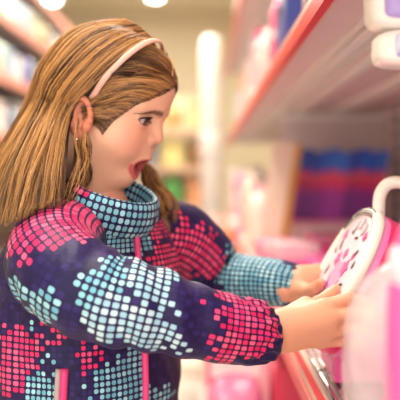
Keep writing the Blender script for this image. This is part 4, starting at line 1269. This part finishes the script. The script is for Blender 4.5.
for ti, ids in seq.items():
    z = tiers[ti]; y = 3.72
    for k, ci in enumerate(ids):
        nm, c = pal[ci]; d = .17+.05*((k*5+ti*3) % 4)/3; h = .16+.045*((k*3+ti) % 4)/3
        gg = 'goods on the left shelving'
        if (k+ti) % 3 == 0:
            bottle('squeeze_bottle', '%s bottle, %s item on the %s left shelf' % (nm, rk[k], tn[ti]), 'bottle', (LX-.10, y+d/2, z), d*.42, h+.02, c, shade(c, .9), gg)
        else:
            carton('packaged_box', '%s box, %s item on the %s left shelf' % (nm, rk[k], tn[ti]), 'box', (LX-.13, y+d/2, z), (.16, d*.9, h), c, shade(c, 1.15), gg, 0, '-x')
        y += d+.035
# ---------------------------------------------------------------- ceiling lamps
lampm = mat('lamp_glow', (255, 250, 240), .5, emit=(255, 248, 236), es=12)
for i, (px, py, lab) in enumerate([(155, -2, 'round white ceiling lamp above the end of the aisle'), (52, 1, 'round white ceiling lamp above the left shelving')]):
    Y = 1.79*F/(VY-py); p = P(px, py, Y)
    o = empty('ceiling_lamp', (p[0], p[1], 2.80), lab, 'ceiling lamp')
    lathe('lamp_base', [(.085, -.012), (.085, 0)], cmat((236, 232, 224), .5), o, 28)
    lathe('diffuser', [(.02, -.050), (.05, -.046), (.07, -.033), (.078, -.012)], lampm, o, 28)

# =================================================================== LIGHT, CAMERA
w = bpy.data.worlds.new('shop_ambient'); sc.world = w; w.use_nodes = True
bg = w.node_tree.nodes['Background']; bg.inputs['Color'].default_value = lin((255, 244, 232))+(1,); bg.inputs['Strength'].default_value = .55

def area(name, loc, sx, sy, power, col=(255, 246, 232), rot=(0, 0, 0)):
    l = bpy.data.lights.new(name, 'AREA'); l.shape = 'RECTANGLE'; l.size = sx; l.size_y = sy; l.energy = power; l.color = lin(col)
    o = bpy.data.objects.new(name, l); link(o); o.location = loc; o.rotation_euler = rot; return o
area('ceiling_tube_light', (-.45, .75, 2.70), .5, 1.8, 46)
area('ceiling_tube_light', (-.35, 3.6, 2.70), .6, 2.0, 66)
area('ceiling_tube_light', (-.35, 6.8, 2.70), .6, 2.0, 66)
area('front_fill_light', (-.1, -1.4, 1.2), 3.6, 2.2, 46, (255, 248, 242), (math.pi/2, 0, 0))  # unseen fill added behind the camera to brighten face and shelf undersides

cam = bpy.data.cameras.new('camera'); cam.sensor_fit = 'HORIZONTAL'; cam.sensor_width = 24; cam.lens = 50
cam.shift_x = -(VX-200)/400; cam.shift_y = -(200-VY)/400
cam.clip_start = .05
cam.dof.use_dof = True; cam.dof.focus_distance = .99; cam.dof.aperture_fstop = 2.3
co = bpy.data.objects.new('camera', cam); link(co); co.location = (0, 0, H); co.rotation_euler = (math.pi/2, 0, 0)
sc.camera = co
vs = sc.view_settings; sc.display_settings.display_device = 'sRGB'
vs.view_transform = 'Standard'; vs.look = 'None'; vs.exposure = 0.30; vs.gamma = 1; vs.use_curve_mapping = False
sc.cycles.use_denoising = True
sc.cycles.max_bounces = 6; sc.cycles.transparent_max_bounces = 12
